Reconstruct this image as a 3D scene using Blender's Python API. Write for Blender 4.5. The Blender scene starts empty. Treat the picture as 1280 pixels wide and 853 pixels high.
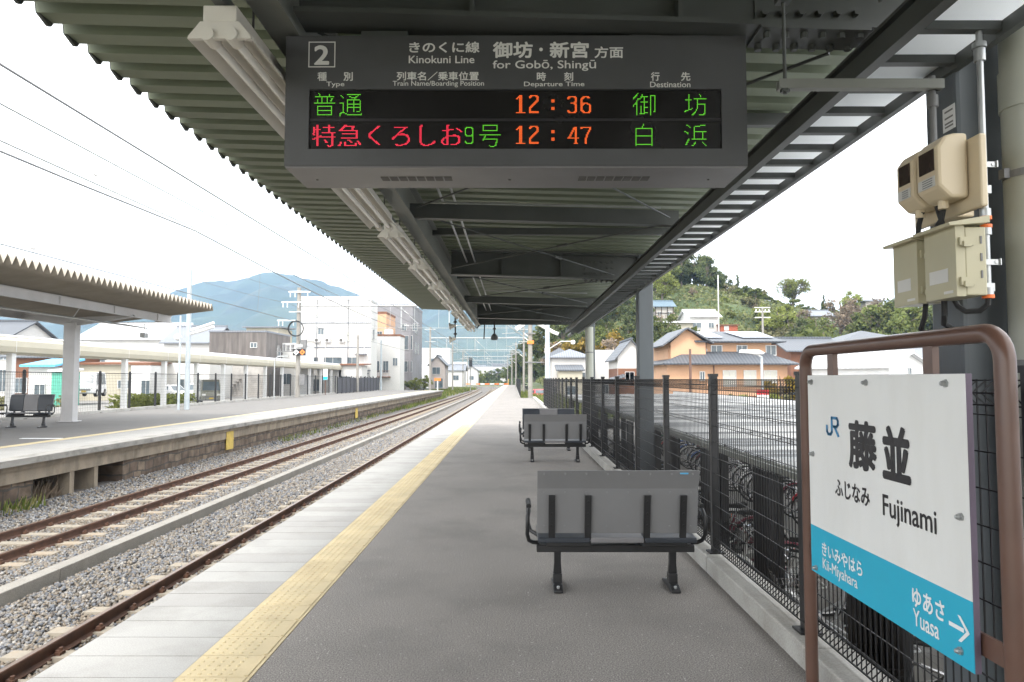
import bpy, math, random
import numpy as np
from mathutils import Vector, Matrix, Euler
R = math.radians
S = bpy.context.scene
COL = S.collection

# ------------------------------------------------------------------ camera, sky, sun, exposure
EYE = Vector((0, 0, 1.6))
cam = bpy.data.objects.new('camera', bpy.data.cameras.new('camera'))
COL.objects.link(cam)
cam.data.sensor_width = 36.0
cam.data.lens = 25.0
cam.data.clip_start = 0.05
cam.data.clip_end = 9000
cam.location = EYE
cam.rotation_euler = (R(90 + 3.058), 0, R(0.13))
S.camera = cam

SUN_EL, SUN_AZ = 52.0, 200.0            # azimuth clockwise from the direction of the track
W = bpy.data.worlds.new('World'); S.world = W; W.use_nodes = True
nt = W.node_tree; nt.nodes.clear()
sky = nt.nodes.new('ShaderNodeTexSky'); sky.sky_type = 'NISHITA'; sky.sun_disc = False
sky.sun_elevation = R(SUN_EL); sky.sun_rotation = R(SUN_AZ)
sky.air_density = 1.0; sky.dust_density = 4.0; sky.ozone_density = 1.0
cl = nt.nodes.new('ShaderNodeMix'); cl.data_type = 'RGBA'; cl.inputs[0].default_value = 0.86
cl.inputs[7].default_value = (9.9, 9.9, 9.75, 1)      # the closed cloud cover
bg = nt.nodes.new('ShaderNodeBackground'); bg.inputs['Strength'].default_value = 0.15
wo = nt.nodes.new('ShaderNodeOutputWorld')
nt.links.new(sky.outputs[0], cl.inputs[6]); nt.links.new(cl.outputs[2], bg.inputs[0]); nt.links.new(bg.outputs[0], wo.inputs[0])
sd = bpy.data.lights.new('sun', 'SUN'); sd.energy = 1.3; sd.angle = R(14); sd.color = (1, .97, .92)
sun = bpy.data.objects.new('sun', sd); COL.objects.link(sun)
sv = Vector((math.sin(R(SUN_AZ)) * math.cos(R(SUN_EL)), math.cos(R(SUN_AZ)) * math.cos(R(SUN_EL)), math.sin(R(SUN_EL))))
sun.rotation_euler = (-sv).to_track_quat('-Z', 'Y').to_euler()
S.view_settings.view_transform = 'Standard'; S.view_settings.look = 'None'
S.view_settings.gamma = 1.0; S.view_settings.use_curve_mapping = False
S.view_settings.exposure = 1.5
S.cycles.use_denoising = True
S.cycles.max_bounces = 8; S.cycles.diffuse_bounces = 4; S.cycles.glossy_bounces = 3
S.cycles.transmission_bounces = 4; S.cycles.transparent_max_bounces = 12; S.cycles.volume_bounces = 1

# ------------------------------------------------------------------ helpers
def mat(name, col, rough=.65, metal=0., var=.15, scale=6., bump=0., bscale=60., dirt=0., dirtcol=(.06, .05, .04), dscale=1.2,
        coords='Object', spec=.5, stretch=(1, 1, 1), speck=0., sscale=160., flecks=0., lines=0., lperiod=.3):
    """plain surface with noise in its colour, optional stains and bump"""
    m = bpy.data.materials.new(name); m.use_nodes = True
    t = m.node_tree; n = t.nodes; b = n['Principled BSDF']
    b.inputs['Roughness'].default_value = rough; b.inputs['Metallic'].default_value = metal
    b.inputs['Specular IOR Level'].default_value = spec
    tc = n.new('ShaderNodeTexCoord'); mp = n.new('ShaderNodeMapping'); mp.inputs['Scale'].default_value = stretch
    if coords == 'World':
        g = n.new('ShaderNodeNewGeometry'); t.links.new(g.outputs['Position'], mp.inputs[0])
    else:
        t.links.new(tc.outputs[coords], mp.inputs[0])
    nz = n.new('ShaderNodeTexNoise'); nz.inputs['Scale'].default_value = scale; nz.inputs['Detail'].default_value = 6
    t.links.new(mp.outputs[0], nz.inputs['Vector'])
    cr = n.new('ShaderNodeValToRGB')
    cr.color_ramp.elements[0].position = .3; cr.color_ramp.elements[1].position = .7
    cr.color_ramp.elements[0].color = (*[c * (1 - var) for c in col], 1)
    cr.color_ramp.elements[1].color = (*[min(1, c * (1 + var)) for c in col], 1)
    t.links.new(nz.outputs[0], cr.inputs[0]); out = cr.outputs[0]
    if dirt > 0:
        n2 = n.new('ShaderNodeTexNoise'); n2.inputs['Scale'].default_value = dscale; n2.inputs['Detail'].default_value = 9
        n2.inputs['Roughness'].default_value = .65
        t.links.new(mp.outputs[0], n2.inputs['Vector'])
        r2 = n.new('ShaderNodeValToRGB'); r2.color_ramp.elements[0].position = .48; r2.color_ramp.elements[1].position = .75
        r2.color_ramp.elements[1].color = (dirt, dirt, dirt, 1)
        t.links.new(n2.outputs[0], r2.inputs[0])
        mx = n.new('ShaderNodeMix'); mx.data_type = 'RGBA'; mx.inputs[7].default_value = (*dirtcol, 1)
        t.links.new(r2.outputs[0], mx.inputs[0]); t.links.new(out, mx.inputs[6]); out = mx.outputs[2]
    if speck > 0:
        n4 = n.new('ShaderNodeTexNoise'); n4.inputs['Scale'].default_value = sscale; n4.inputs['Detail'].default_value = 2
        t.links.new(mp.outputs[0], n4.inputs['Vector'])
        r4 = n.new('ShaderNodeValToRGB'); e4 = r4.color_ramp.elements; e4[0].position = .32; e4[1].position = .72
        e4[0].color = (1 - speck,) * 3 + (1,); e4[1].color = (1 + speck * 1.3,) * 3 + (1,)
        t.links.new(n4.outputs[0], r4.inputs[0])
        m4 = n.new('ShaderNodeMix'); m4.data_type = 'RGBA'; m4.blend_type = 'MULTIPLY'; m4.inputs[0].default_value = 1
        t.links.new(out, m4.inputs[6]); t.links.new(r4.outputs[0], m4.inputs[7]); out = m4.outputs[2]
    if flecks > 0:
        vo = n.new('ShaderNodeTexVoronoi'); vo.inputs['Scale'].default_value = 26
        t.links.new(mp.outputs[0], vo.inputs['Vector'])
        r5 = n.new('ShaderNodeValToRGB'); e5 = r5.color_ramp.elements; e5[0].position = .07; e5[1].position = .16
        e5[0].color = (flecks,) * 3 + (1,); e5[1].color = (0, 0, 0, 1); t.links.new(vo.outputs['Distance'], r5.inputs[0])
        m5 = n.new('ShaderNodeMix'); m5.data_type = 'RGBA'; m5.inputs[7].default_value = (.5, .48, .45, 1)
        gt = n.new('ShaderNodeMath'); gt.operation = 'MULTIPLY'; sx_ = n.new('ShaderNodeSeparateColor'); t.links.new(vo.outputs['Color'], sx_.inputs[0])
        g2 = n.new('ShaderNodeMath'); g2.operation = 'GREATER_THAN'; g2.inputs[1].default_value = .72; t.links.new(sx_.outputs[0], g2.inputs[0])
        t.links.new(r5.outputs[0], gt.inputs[0]); t.links.new(g2.outputs[0], gt.inputs[1])
        t.links.new(gt.outputs[0], m5.inputs[0]); t.links.new(out, m5.inputs[6]); out = m5.outputs[2]
    if lines > 0:
        wv = n.new('ShaderNodeTexWave'); wv.inputs['Scale'].default_value = .314 / lperiod; wv.inputs['Distortion'].default_value = .4
        t.links.new(tc.outputs['Object'], wv.inputs['Vector'])
        r6 = n.new('ShaderNodeMapRange'); r6.inputs[3].default_value = 1 - lines; r6.inputs[4].default_value = 1.05; t.links.new(wv.outputs[1], r6.inputs[0])
        m6 = n.new('ShaderNodeMix'); m6.data_type = 'RGBA'; m6.blend_type = 'MULTIPLY'; m6.inputs[0].default_value = 1
        t.links.new(out, m6.inputs[6]); t.links.new(r6.outputs[0], m6.inputs[7]); out = m6.outputs[2]
    t.links.new(out, b.inputs['Base Color'])
    rr = n.new('ShaderNodeMapRange'); rr.inputs[3].default_value = max(.03, rough - .1); rr.inputs[4].default_value = min(1, rough + .1)
    t.links.new(nz.outputs[0], rr.inputs[0]); t.links.new(rr.outputs[0], b.inputs['Roughness'])
    if bump > 0:
        n3 = n.new('ShaderNodeTexNoise'); n3.inputs['Scale'].default_value = bscale; n3.inputs['Detail'].default_value = 4
        t.links.new(mp.outputs[0], n3.inputs['Vector'])
        bp = n.new('ShaderNodeBump'); bp.inputs['Strength'].default_value = bump; bp.inputs['Distance'].default_value = .01
        t.links.new(n3.outputs[0], bp.inputs['Height']); t.links.new(bp.outputs[0], b.inputs['Normal'])
    return m

def emit(name, col, s):
    m = bpy.data.materials.new(name); m.use_nodes = True
    b = m.node_tree.nodes['Principled BSDF']
    b.inputs['Base Color'].default_value = (.01, .01, .01, 1)
    b.inputs['Emission Color'].default_value = (*col, 1); b.inputs['Emission Strength'].default_value = s
    return m

def attrmat(name, cols, rough=.8, attr='rnd', objvar=.25, trans=0.):
    """colour picked per face from the stored random number, plus a shift per object"""
    m = bpy.data.materials.new(name); m.use_nodes = True
    t = m.node_tree; n = t.nodes; b = n['Principled BSDF']; b.inputs['Roughness'].default_value = rough
    b.inputs['Specular IOR Level'].default_value = .25
    a = n.new('ShaderNodeAttribute'); a.attribute_name = attr
    cr = n.new('ShaderNodeValToRGB'); e = cr.color_ramp.elements
    while len(e) < len(cols): e.new(.5)
    for i, c in enumerate(cols):
        e[i].position = i / (len(cols) - 1); e[i].color = (*c, 1)
    t.links.new(a.outputs['Fac'], cr.inputs[0])
    oi = n.new('ShaderNodeObjectInfo')
    mr = n.new('ShaderNodeMapRange'); mr.inputs[3].default_value = 1 - objvar; mr.inputs[4].default_value = 1 + objvar
    t.links.new(oi.outputs['Random'], mr.inputs[0])
    hs = n.new('ShaderNodeHueSaturation'); t.links.new(mr.outputs[0], hs.inputs['Value']); t.links.new(cr.outputs[0], hs.inputs['Color'])
    t.links.new(hs.outputs[0], b.inputs['Base Color'])
    if trans:
        o = n['Material Output']; tr = n.new('ShaderNodeBsdfTranslucent'); t.links.new(hs.outputs[0], tr.inputs[0])
        mx = n.new('ShaderNodeMixShader'); mx.inputs[0].default_value = trans
        t.links.new(b.outputs[0], mx.inputs[1]); t.links.new(tr.outputs[0], mx.inputs[2]); t.links.new(mx.outputs[0], o.inputs[0])
    return m

class MB:
    def __init__(s): s.v = []; s.f = []; s.m = []; s.cur = 0
    def add(s, vs, fs):
        k = len(s.v); s.v += [tuple(v) for v in vs]; s.f += [[i + k for i in f] for f in fs]; s.m += [s.cur] * len(fs); return s
    def use(s, i): s.cur = i; return s
    def box(s, x0, x1, y0, y1, z0, z1):
        return s.add([(x0, y0, z0), (x1, y0, z0), (x1, y1, z0), (x0, y1, z0), (x0, y0, z1), (x1, y0, z1), (x1, y1, z1), (x0, y1, z1)],
                     [(0, 3, 2, 1), (4, 5, 6, 7), (0, 1, 5, 4), (1, 2, 6, 5), (2, 3, 7, 6), (3, 0, 4, 7)])
    def bar(s, p0, p1, w, h, up=(0, 0, 1)):
        """rectangular bar from p0 to p1, w across, h along up"""
        p0 = Vector(p0); p1 = Vector(p1); d = (p1 - p0).normalized(); up = Vector(up)
        a = d.cross(up)
        if a.length < 1e-4: a = d.cross(Vector((1, 0, 0)))
        a.normalize(); u = a.cross(d).normalized()
        vs = []
        for p in (p0, p1):
            for i, j in ((-1, -1), (1, -1), (1, 1), (-1, 1)): vs.append(p + a * (i * w / 2) + u * (j * h / 2))
        return s.add(vs, [(0, 1, 2, 3), (7, 6, 5, 4), (0, 4, 5, 1), (1, 5, 6, 2), (2, 6, 7, 3), (3, 7, 4, 0)])
    def cyl(s, p0, p1, r, r1=None, n=12, caps=True):
        p0 = Vector(p0); p1 = Vector(p1); r1 = r if r1 is None else r1
        d = (p1 - p0).normalized(); a = d.orthogonal().normalized(); b = d.cross(a)
        vs = []
        for p, q in ((p0, r), (p1, r1)):
            for i in range(n):
                t = 2 * math.pi * i / n; vs.append(p + (a * math.cos(t) + b * math.sin(t)) * q)
        fs = [(i, (i + 1) % n, n + (i + 1) % n, n + i) for i in range(n)]
        if caps: fs += [tuple(range(n - 1, -1, -1)), tuple(range(n, 2 * n))]
        return s.add(vs, fs)
    def tube(s, pts, r, n=8, closed=False, rr=None):
        pts = [Vector(p) for p in pts]; m = len(pts); k = len(s.v); fs = []
        a = None; vs = []
        for i, p in enumerate(pts):
            if closed: d = pts[(i + 1) % m] - pts[i - 1]
            else: d = pts[min(i + 1, m - 1)] - pts[max(i - 1, 0)]
            d.normalize()
            if a is None: a = d.orthogonal().normalized()
            a = (a - d * a.dot(d)).normalized(); b = d.cross(a)
            q = rr[i] if rr else r
            for j in range(n):
                t = 2 * math.pi * j / n; vs.append(p + (a * math.cos(t) + b * math.sin(t)) * q)
        for i in range(m if closed else m - 1):
            i2 = (i + 1) % m
            for j in range(n): fs.append((i * n + j, i * n + (j + 1) % n, i2 * n + (j + 1) % n, i2 * n + j))
        if not closed: fs += [tuple(range(n - 1, -1, -1)), tuple(range((m - 1) * n, m * n))]
        return s.add(vs, fs)
    def prism(s, poly, fn, t0, t1):
        """polygon (list of 2-tuples) extruded; fn(u,v,t) -> point"""
        n = len(poly)
        vs = [fn(u, v, t0) for u, v in poly] + [fn(u, v, t1) for u, v in poly]
        fs = [(i, (i + 1) % n, n + (i + 1) % n, n + i) for i in range(n)] + [tuple(range(n - 1, -1, -1)), tuple(range(n, 2 * n))]
        return s.add(vs, fs)
    def lathe(s, prof, c=(0, 0, 0), n=16):
        vs = []; fs = []; m = len(prof)
        for r, z in prof:
            for j in range(n):
                t = 2 * math.pi * j / n; vs.append((c[0] + r * math.cos(t), c[1] + r * math.sin(t), c[2] + z))
        for i in range(m - 1):
            for j in range(n): fs.append((i * n + j, i * n + (j + 1) % n, (i + 1) * n + (j + 1) % n, (i + 1) * n + j))
        return s.add(vs, fs)
    def quad(s, *p): return s.add(p, [tuple(range(len(p)))])
    def mesh(s, name, mats, smooth=False):
        me = bpy.data.meshes.new(name); me.from_pydata(s.v, [], s.f)
        for m in (mats if isinstance(mats, (list, tuple)) else [mats]): me.materials.append(m)
        me.polygons.foreach_set('material_index', s.m)
        fix_normals(me)
        if smooth:
            me.shade_smooth(); me.set_sharp_from_angle(angle=R(38))
        return me
    def obj(s, name, mats, parent=None, smooth=False, bevel=0.):
        return link(name, s.mesh(name, mats, smooth), parent, bevel)

import bmesh
def fix_normals(me):
    b = bmesh.new(); b.from_mesh(me); bmesh.ops.recalc_face_normals(b, faces=b.faces); b.to_mesh(me); b.free(); me.update()

def link(name, me, parent=None, bevel=0.):
    o = bpy.data.objects.new(name, me); COL.objects.link(o)
    if parent is not None: o.parent = parent
    if bevel:
        md = o.modifiers.new('bevel', 'BEVEL'); md.width = bevel; md.segments = 2; md.limit_method = 'ANGLE'; md.angle_limit = R(40)
    return o

def npmesh(name, V, F, mats, rnd=None, smooth=False):
    """fast mesh from numpy arrays, all faces with the same number of corners"""
    me = bpy.data.meshes.new(name); k = F.shape[1]
    me.vertices.add(len(V)); me.vertices.foreach_set('co', np.asarray(V, np.float32).ravel())
    me.loops.add(F.size); me.loops.foreach_set('vertex_index', F.astype(np.int32).ravel())
    me.polygons.add(len(F)); me.polygons.foreach_set('loop_start', np.arange(0, F.size, k, dtype=np.int32))
    for m in (mats if isinstance(mats, (list, tuple)) else [mats]): me.materials.append(m)
    me.update(calc_edges=True); me.validate()
    if rnd is not None:
        a = me.attributes.new('rnd', 'FLOAT', 'FACE'); a.data.foreach_set('value', np.asarray(rnd, np.float32))
    if smooth: me.shade_smooth()
    return me

def thing(name, label, cat, loc=(0, 0, 0), rz=0., group=None):
    o = bpy.data.objects.new(name, None); COL.objects.link(o)
    o.location = loc; o.rotation_euler = (0, 0, rz); o['label'] = label; o['category'] = cat
    if group: o['group'] = group
    return o
def tag(o, label, cat, group=None):
    o['label'] = label; o['category'] = cat
    if group: o['group'] = group
    return o
def struct(o, kind='structure'): o['kind'] = kind; return o
def copy_tree(o, parent=None):
    c = o.copy(); COL.objects.link(c)
    if parent is not None: c.parent = parent
    for ch in [x for x in o.children]: copy_tree(ch, c)
    return c
def dup(o, loc, rz=0., label=None, scale=None, group=None):
    c = copy_tree(o); c.location = loc; c.rotation_euler = (0, 0, rz)
    if label: c['label'] = label
    if group: c['group'] = group
    if scale: c.scale = scale if isinstance(scale, (tuple, list)) else (scale,) * 3
    return c
bpy.context.view_layer.update()
CM = cam.matrix_world.copy(); FPX = 25.0 / 36.0 * 1280
def at(px, py, Y=None, Z=None, X=None):
    """where a sight line measured on the photograph meets a plane of the place"""
    d = CM.to_3x3() @ Vector(((px - 640) / FPX, -(py - 426.5) / FPX, -1))
    k = Y / d.y if Y is not None else (Z - EYE.z) / d.z if Z is not None else X / d.x
    return EYE + d * k

def text(body, u0, u1, v0, v1, org, U, V, N, m, parent, bold=0., name='lettering', proud=.0015):
    """one line of writing fitted into a rectangle of a plane"""
    c = bpy.data.curves.new('writing', 'FONT'); c.body = body; c.resolution_u = 4
    o = bpy.data.objects.new('writing', c); COL.objects.link(o)
    bpy.context.view_layer.update()
    me = bpy.data.meshes.new_from_object(o.evaluated_get(bpy.context.evaluated_depsgraph_get()))
    bpy.data.objects.remove(o); bpy.data.curves.remove(c)
    n = len(me.vertices); a = np.zeros(n * 3, np.float32); me.vertices.foreach_get('co', a); a = a.reshape(-1, 3)
    lo, hi = a.min(0), a.max(0)
    u = u0 + (a[:, 0] - lo[0]) / (hi[0] - lo[0]) * (u1 - u0); v = v0 + (a[:, 1] - lo[1]) / (hi[1] - lo[1]) * (v1 - v0)
    org, U, V, N = (np.array(q, float) for q in (org, U, V, N))
    e = bold * (v1 - v0) / max(hi[1] - lo[1], .5)
    u = u0 + e + (u - u0) * (u1 - u0 - 2 * e) / (u1 - u0); v = v0 + e + (v - v0) * (v1 - v0 - 2 * e) / (v1 - v0)
    offs = [(0, 0)] if bold == 0 else [(e * math.cos(k * math.pi / 4), e * math.sin(k * math.pi / 4)) for k in range(8)]
    faces = [tuple(q.vertices) for q in me.polygons]; vs = []; fs = []
    for k, (du, dv) in enumerate(offs):                # heavier strokes: the same letters laid a hair apart
        p = org + (u + du)[:, None] * U + (v + dv)[:, None] * V + N * (proud + .00004 * k)
        fs += [tuple(i + len(vs) for i in q) for q in faces]; vs += [tuple(q) for q in p]
    bpy.data.meshes.remove(me); me = bpy.data.meshes.new(name); me.from_pydata(vs, [], fs)
    me.materials.append(m); me.update()
    return link(name, me, parent)

# ------------------------------------------------------------------ materials
M = {}
M['asphalt'] = mat('asphalt', (.195, .180, .165), .85, var=.10, scale=.8, bump=.15, bscale=160, dirt=.7, dirtcol=(.118, .110, .102), dscale=.9, speck=.55, sscale=120, flecks=.8, coords='World')
M['conc'] = mat('concrete', (.235, .22, .195), .85, var=.12, scale=3, bump=.25, bscale=70, dirt=.5, dirtcol=(.12, .105, .085), dscale=1.4, speck=.15, sscale=60, coords='World')
M['conc_old'] = mat('weathered_concrete', (.245, .205, .155), .9, var=.2, scale=3, bump=.5, bscale=40, dirt=.85, dirtcol=(.07, .055, .04), dscale=1.7, coords='World', stretch=(1, 1, .45))
M['conc_pale'] = mat('pale_concrete', (.37, .36, .335), .85, var=.1, scale=3, bump=.2, bscale=60, dirt=.75, dirtcol=(.20, .18, .15), dscale=1.6, speck=.12, sscale=80, coords='World')
M['pole_conc'] = mat('pole_concrete', (.27, .255, .23), .85, var=.1, scale=4, dirt=.3, dirtcol=(.2, .18, .16))
M['green'] = mat('roof_green', (.165, .19, .133), .55, var=.1, scale=1.5, dirt=.3, dirtcol=(.07, .08, .055), dscale=.9, coords='World', stretch=(.25, 2, 1))
M['beam'] = mat('grey_green_steel', (.068, .073, .069), .5, var=.12, scale=3, dirt=.3, dirtcol=(.03, .03, .027), coords='World')
M['girder'] = mat('light_grey_steel', (.20, .205, .185), .5, var=.1, scale=3, dirt=.3, dirtcol=(.12, .12, .10), coords='World')
M['column'] = mat('blue_grey_steel', (.085, .098, .107), .45, var=.1, scale=2, dirt=.35, dirtcol=(.06, .058, .06), coords='World', stretch=(2, 2, .3))
M['galv'] = mat('galvanised_steel', (.42, .43, .43), .38, metal=.7, var=.15, scale=9)
M['pole_blue'] = mat('pale_blue_paint', (.40, .445, .47), .45, var=.08, scale=3)
M['black'] = mat('black_paint', (.016, .016, .017), .42, var=.2, scale=8)
M['wire'] = mat('black_coated_wire', (.014, .014, .015), .5, var=.2, scale=8, spec=.3)
M['brown'] = mat('brown_paint', (.115, .062, .045), .32, var=.12, scale=5, dirt=.25, dirtcol=(.07, .045, .035), dscale=3)
M['signwhite'] = mat('sign_enamel', (.73, .73, .71), .35, var=.03, scale=2, dirt=.22, dirtcol=(.5, .48, .42), dscale=2.2, stretch=(1, 1.6, .5))
M['teal'] = mat('sign_teal', (.018, .38, .55), .35, var=.04, scale=2)
M['ink'] = mat('black_lettering', (.016, .014, .016), .5, var=.05)
M['whiteink'] = mat('white_lettering', (.75, .76, .76), .5, var=.03)
M['jr'] = mat('blue_emblem', (.03, .21, .42), .4, var=.04)
M['boardgrey'] = mat('board_housing_grey', (.066, .067, .069), .42, var=.06, scale=3, bump=.06, bscale=220, dirt=.35, dirtcol=(.045, .043, .04), dscale=3.5)
M['boardlow'] = mat('board_underside_bounce_lit', (.17, .163, .165), .4, var=.05, scale=3, dirt=.4, dirtcol=(.11, .1, .095), dscale=4)  # paler than the housing: bounce light off the platform put into the colour
M['boardtext'] = mat('grey_board_lettering', (.68, .67, .64), .5, var=.03)
M['screen'] = mat('dark_display_glass', (.012, .011, .011), .25, var=.2, scale=4)
M['vent'] = mat('dark_vent', (.09, .085, .08), .7, var=.1)
M['lgreen'] = emit('led_green', (.16, .85, .03), .44)
M['lred'] = emit('led_red', (1.0, .03, .075), .60)
M['lorange'] = emit('led_orange', (1.0, .14, .02), .62)
M['beige'] = mat('beige_plastic', (.60, .50, .345), .42, var=.05, scale=3, dirt=.15, dirtcol=(.35, .29, .2), dscale=2)
M['box'] = mat('olive_beige_plastic', (.43, .395, .265), .42, var=.05, scale=3, dirt=.15, dirtcol=(.28, .25, .17), dscale=2)
M['meterglass'] = mat('meter_glass', (.05, .035, .03), .12, var=.2)
M['pipe'] = mat('grey_beige_pvc', (.36, .37, .32), .45, var=.06, scale=2, dirt=.2, dirtcol=(.22, .22, .19))
M['rubber'] = mat('black_rubber', (.018, .018, .018), .7, var=.2)
M['orange_cap'] = mat('orange_bushing', (.75, .16, .03), .5)
M['lamp'] = mat('lamp_white_enamel', (.62, .59, .53), .4, var=.07, scale=4, dirt=.3, dirtcol=(.36, .33, .27), dscale=2.5)
M['tube'] = mat('lamp_tube_glass', (.75, .74, .71), .2, var=.03)
M['tactile'] = mat('tactile_yellow', (.49, .405, .245), .75, var=.12, scale=3, bump=.2, bscale=90, dirt=.5, dirtcol=(.33, .25, .14), dscale=2.2, coords='World')
M['rail'] = mat('rusty_rail', (.088, .041, .024), .75, var=.3, scale=7, bump=.2, bscale=50, dirt=.4, dirtcol=(.04, .024, .017), dscale=3, coords='World')
M['railhead'] = mat('rail_head', (.17, .12, .09), .4, metal=.5, var=.15, scale=5, coords='World')
M['sleeper'] = mat('sleeper_concrete', (.25, .22, .175), .85, var=.12, scale=4, bump=.3, bscale=60, dirt=.5, dirtcol=(.25, .17, .1), dscale=2)
M['benchgrey'] = mat('grey_bench_panel', (.185, .185, .188), .45, var=.04, scale=3, bump=.05, bscale=150)
M['benchdark'] = mat('dark_bench_cushion', (.028, .033, .042), .4, var=.1, scale=5)
M['benchlight'] = mat('light_bench_cushion', (.17, .166, .17), .45, var=.06, scale=5)
M['white'] = mat('white_paint', (.62, .62, .61), .5, var=.05, scale=2, dirt=.15, dirtcol=(.5, .49, .46), dscale=.7)
M['plaster'] = mat('white_plaster', (.56, .55, .53), .8, var=.06, scale=.7, dirt=.3, dirtcol=(.38, .37, .34), dscale=.35, coords='World', stretch=(1, 1, .5))
M['cream'] = mat('cream_panel', (.41, .38, .30), .6, var=.06, scale=.8, dirt=.2, dirtcol=(.30, .28, .22), dscale=.5, coords='World')
M['pinkwall'] = mat('pinkish_stucco', (.42, .37, .345), .85, var=.06, scale=1.2, dirt=.2, dirtcol=(.3, .27, .25), dscale=.6)
M['orange_wall'] = mat('orange_stucco', (.54, .325, .20), .85, var=.07, scale=1.2, dirt=.15, dirtcol=(.44, .26, .155), dscale=.6)
M['brick'] = mat('brown_cladding', (.17, .075, .042), .8, var=.15, scale=2)
M['redshed'] = mat('red_cladding', (.30, .075, .035), .7, var=.1, scale=2)
M['timber'] = mat('dark_timber', (.06, .045, .035), .8, var=.25, scale=3)
M['oldwood'] = mat('weathered_boards', (.14, .125, .115), .9, var=.3, scale=1.1, dirt=.6, dirtcol=(.09, .08, .075), dscale=.6, coords='World', stretch=(2.5, 1, .3))
M['mottled'] = mat('mottled_plaster', (.36, .34, .315), .9, var=.2, scale=.8, dirt=.8, dirtcol=(.2, .19, .18), dscale=.9, coords='World')
M['greybldg'] = mat('grey_rendered_concrete', (.21, .205, .215), .8, var=.12, scale=.5, dirt=.4, dirtcol=(.13, .127, .135), dscale=.4, coords='World')
M['tile'] = mat('slate_roof', (.095, .105, .12), .55, var=.12, scale=1, coords='World', stretch=(1, 1, 6), lines=.35)
M['tilepale'] = mat('pale_roof', (.19, .205, .23), .6, var=.1, scale=1, coords='World', stretch=(1, 1, 6), lines=.3)
M['whiteroof'] = mat('white_metal_roof', (.56, .57, .58), .4, var=.05, scale=1, lines=.2, lperiod=.45)
M['solar'] = mat('solar_glass', (.30, .32, .36), .08, metal=.3, var=.05, scale=2)
M['glass'] = mat('window_glass', (.10, .125, .14), .08, var=.3, scale=1.5, coords='World')
M['frame'] = mat('aluminium_frame', (.55, .55, .54), .4, metal=.3)
M['shutter'] = mat('pale_shutter', (.55, .54, .48), .6, var=.04)
M['shedroof'] = mat('shed_roof_sheet', (.44, .45, .455), .22, var=.2, scale=1.0, dirt=.45, dirtcol=(.18, .19, .195), dscale=.8, coords='World', stretch=(.35, 1.6, 1))
M['bluesheet'] = mat('blue_sheet', (.10, .38, .62), .5)
M['blueroof'] = mat('grey_blue_roof', (.12, .175, .22), .6, lines=.3)
M['greensheet'] = mat('green_sheet', (.09, .36, .27), .5)
M['red'] = mat('red_paint', (.50, .02, .03), .4)
M['orange'] = mat('orange_paint', (.85, .22, .04), .5)
M['yellow'] = mat('faded_yellow_paint', (.50, .36, .08), .7, var=.15, scale=4, dirt=.6, dirtcol=(.35, .26, .08), dscale=3)
M['soil'] = mat('ground_soil', (.115, .12, .065), .95, var=.25, scale=.6, bump=.6, bscale=8, dirt=.5, dirtcol=(.10, .12, .05), dscale=.15, coords='World')
M['street'] = mat('pale_street', (.22, .213, .20), .9, var=.12, scale=.5, coords='World', bump=.2, bscale=40)
M['hill'] = mat('hill_soil', (.055, .078, .026), .95, var=.4, scale=.12, bump=.8, bscale=1.2, dirt=.5, dirtcol=(.10, .09, .045), dscale=.06, coords='World')
M['mountain'] = mat('forested_mountain', (.035, .055, .03), .95, var=.45, scale=.006, bump=1, bscale=.02, dirt=.45, dirtcol=(.11, .115, .07), dscale=.0035, coords='World')
M['bark'] = mat('bark', (.13, .105, .08), .9, var=.25, scale=4)
M['insul'] = mat('white_insulator', (.72, .72, .70), .25)
M['cable'] = mat('grey_cable', (.16, .16, .16), .5)
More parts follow.
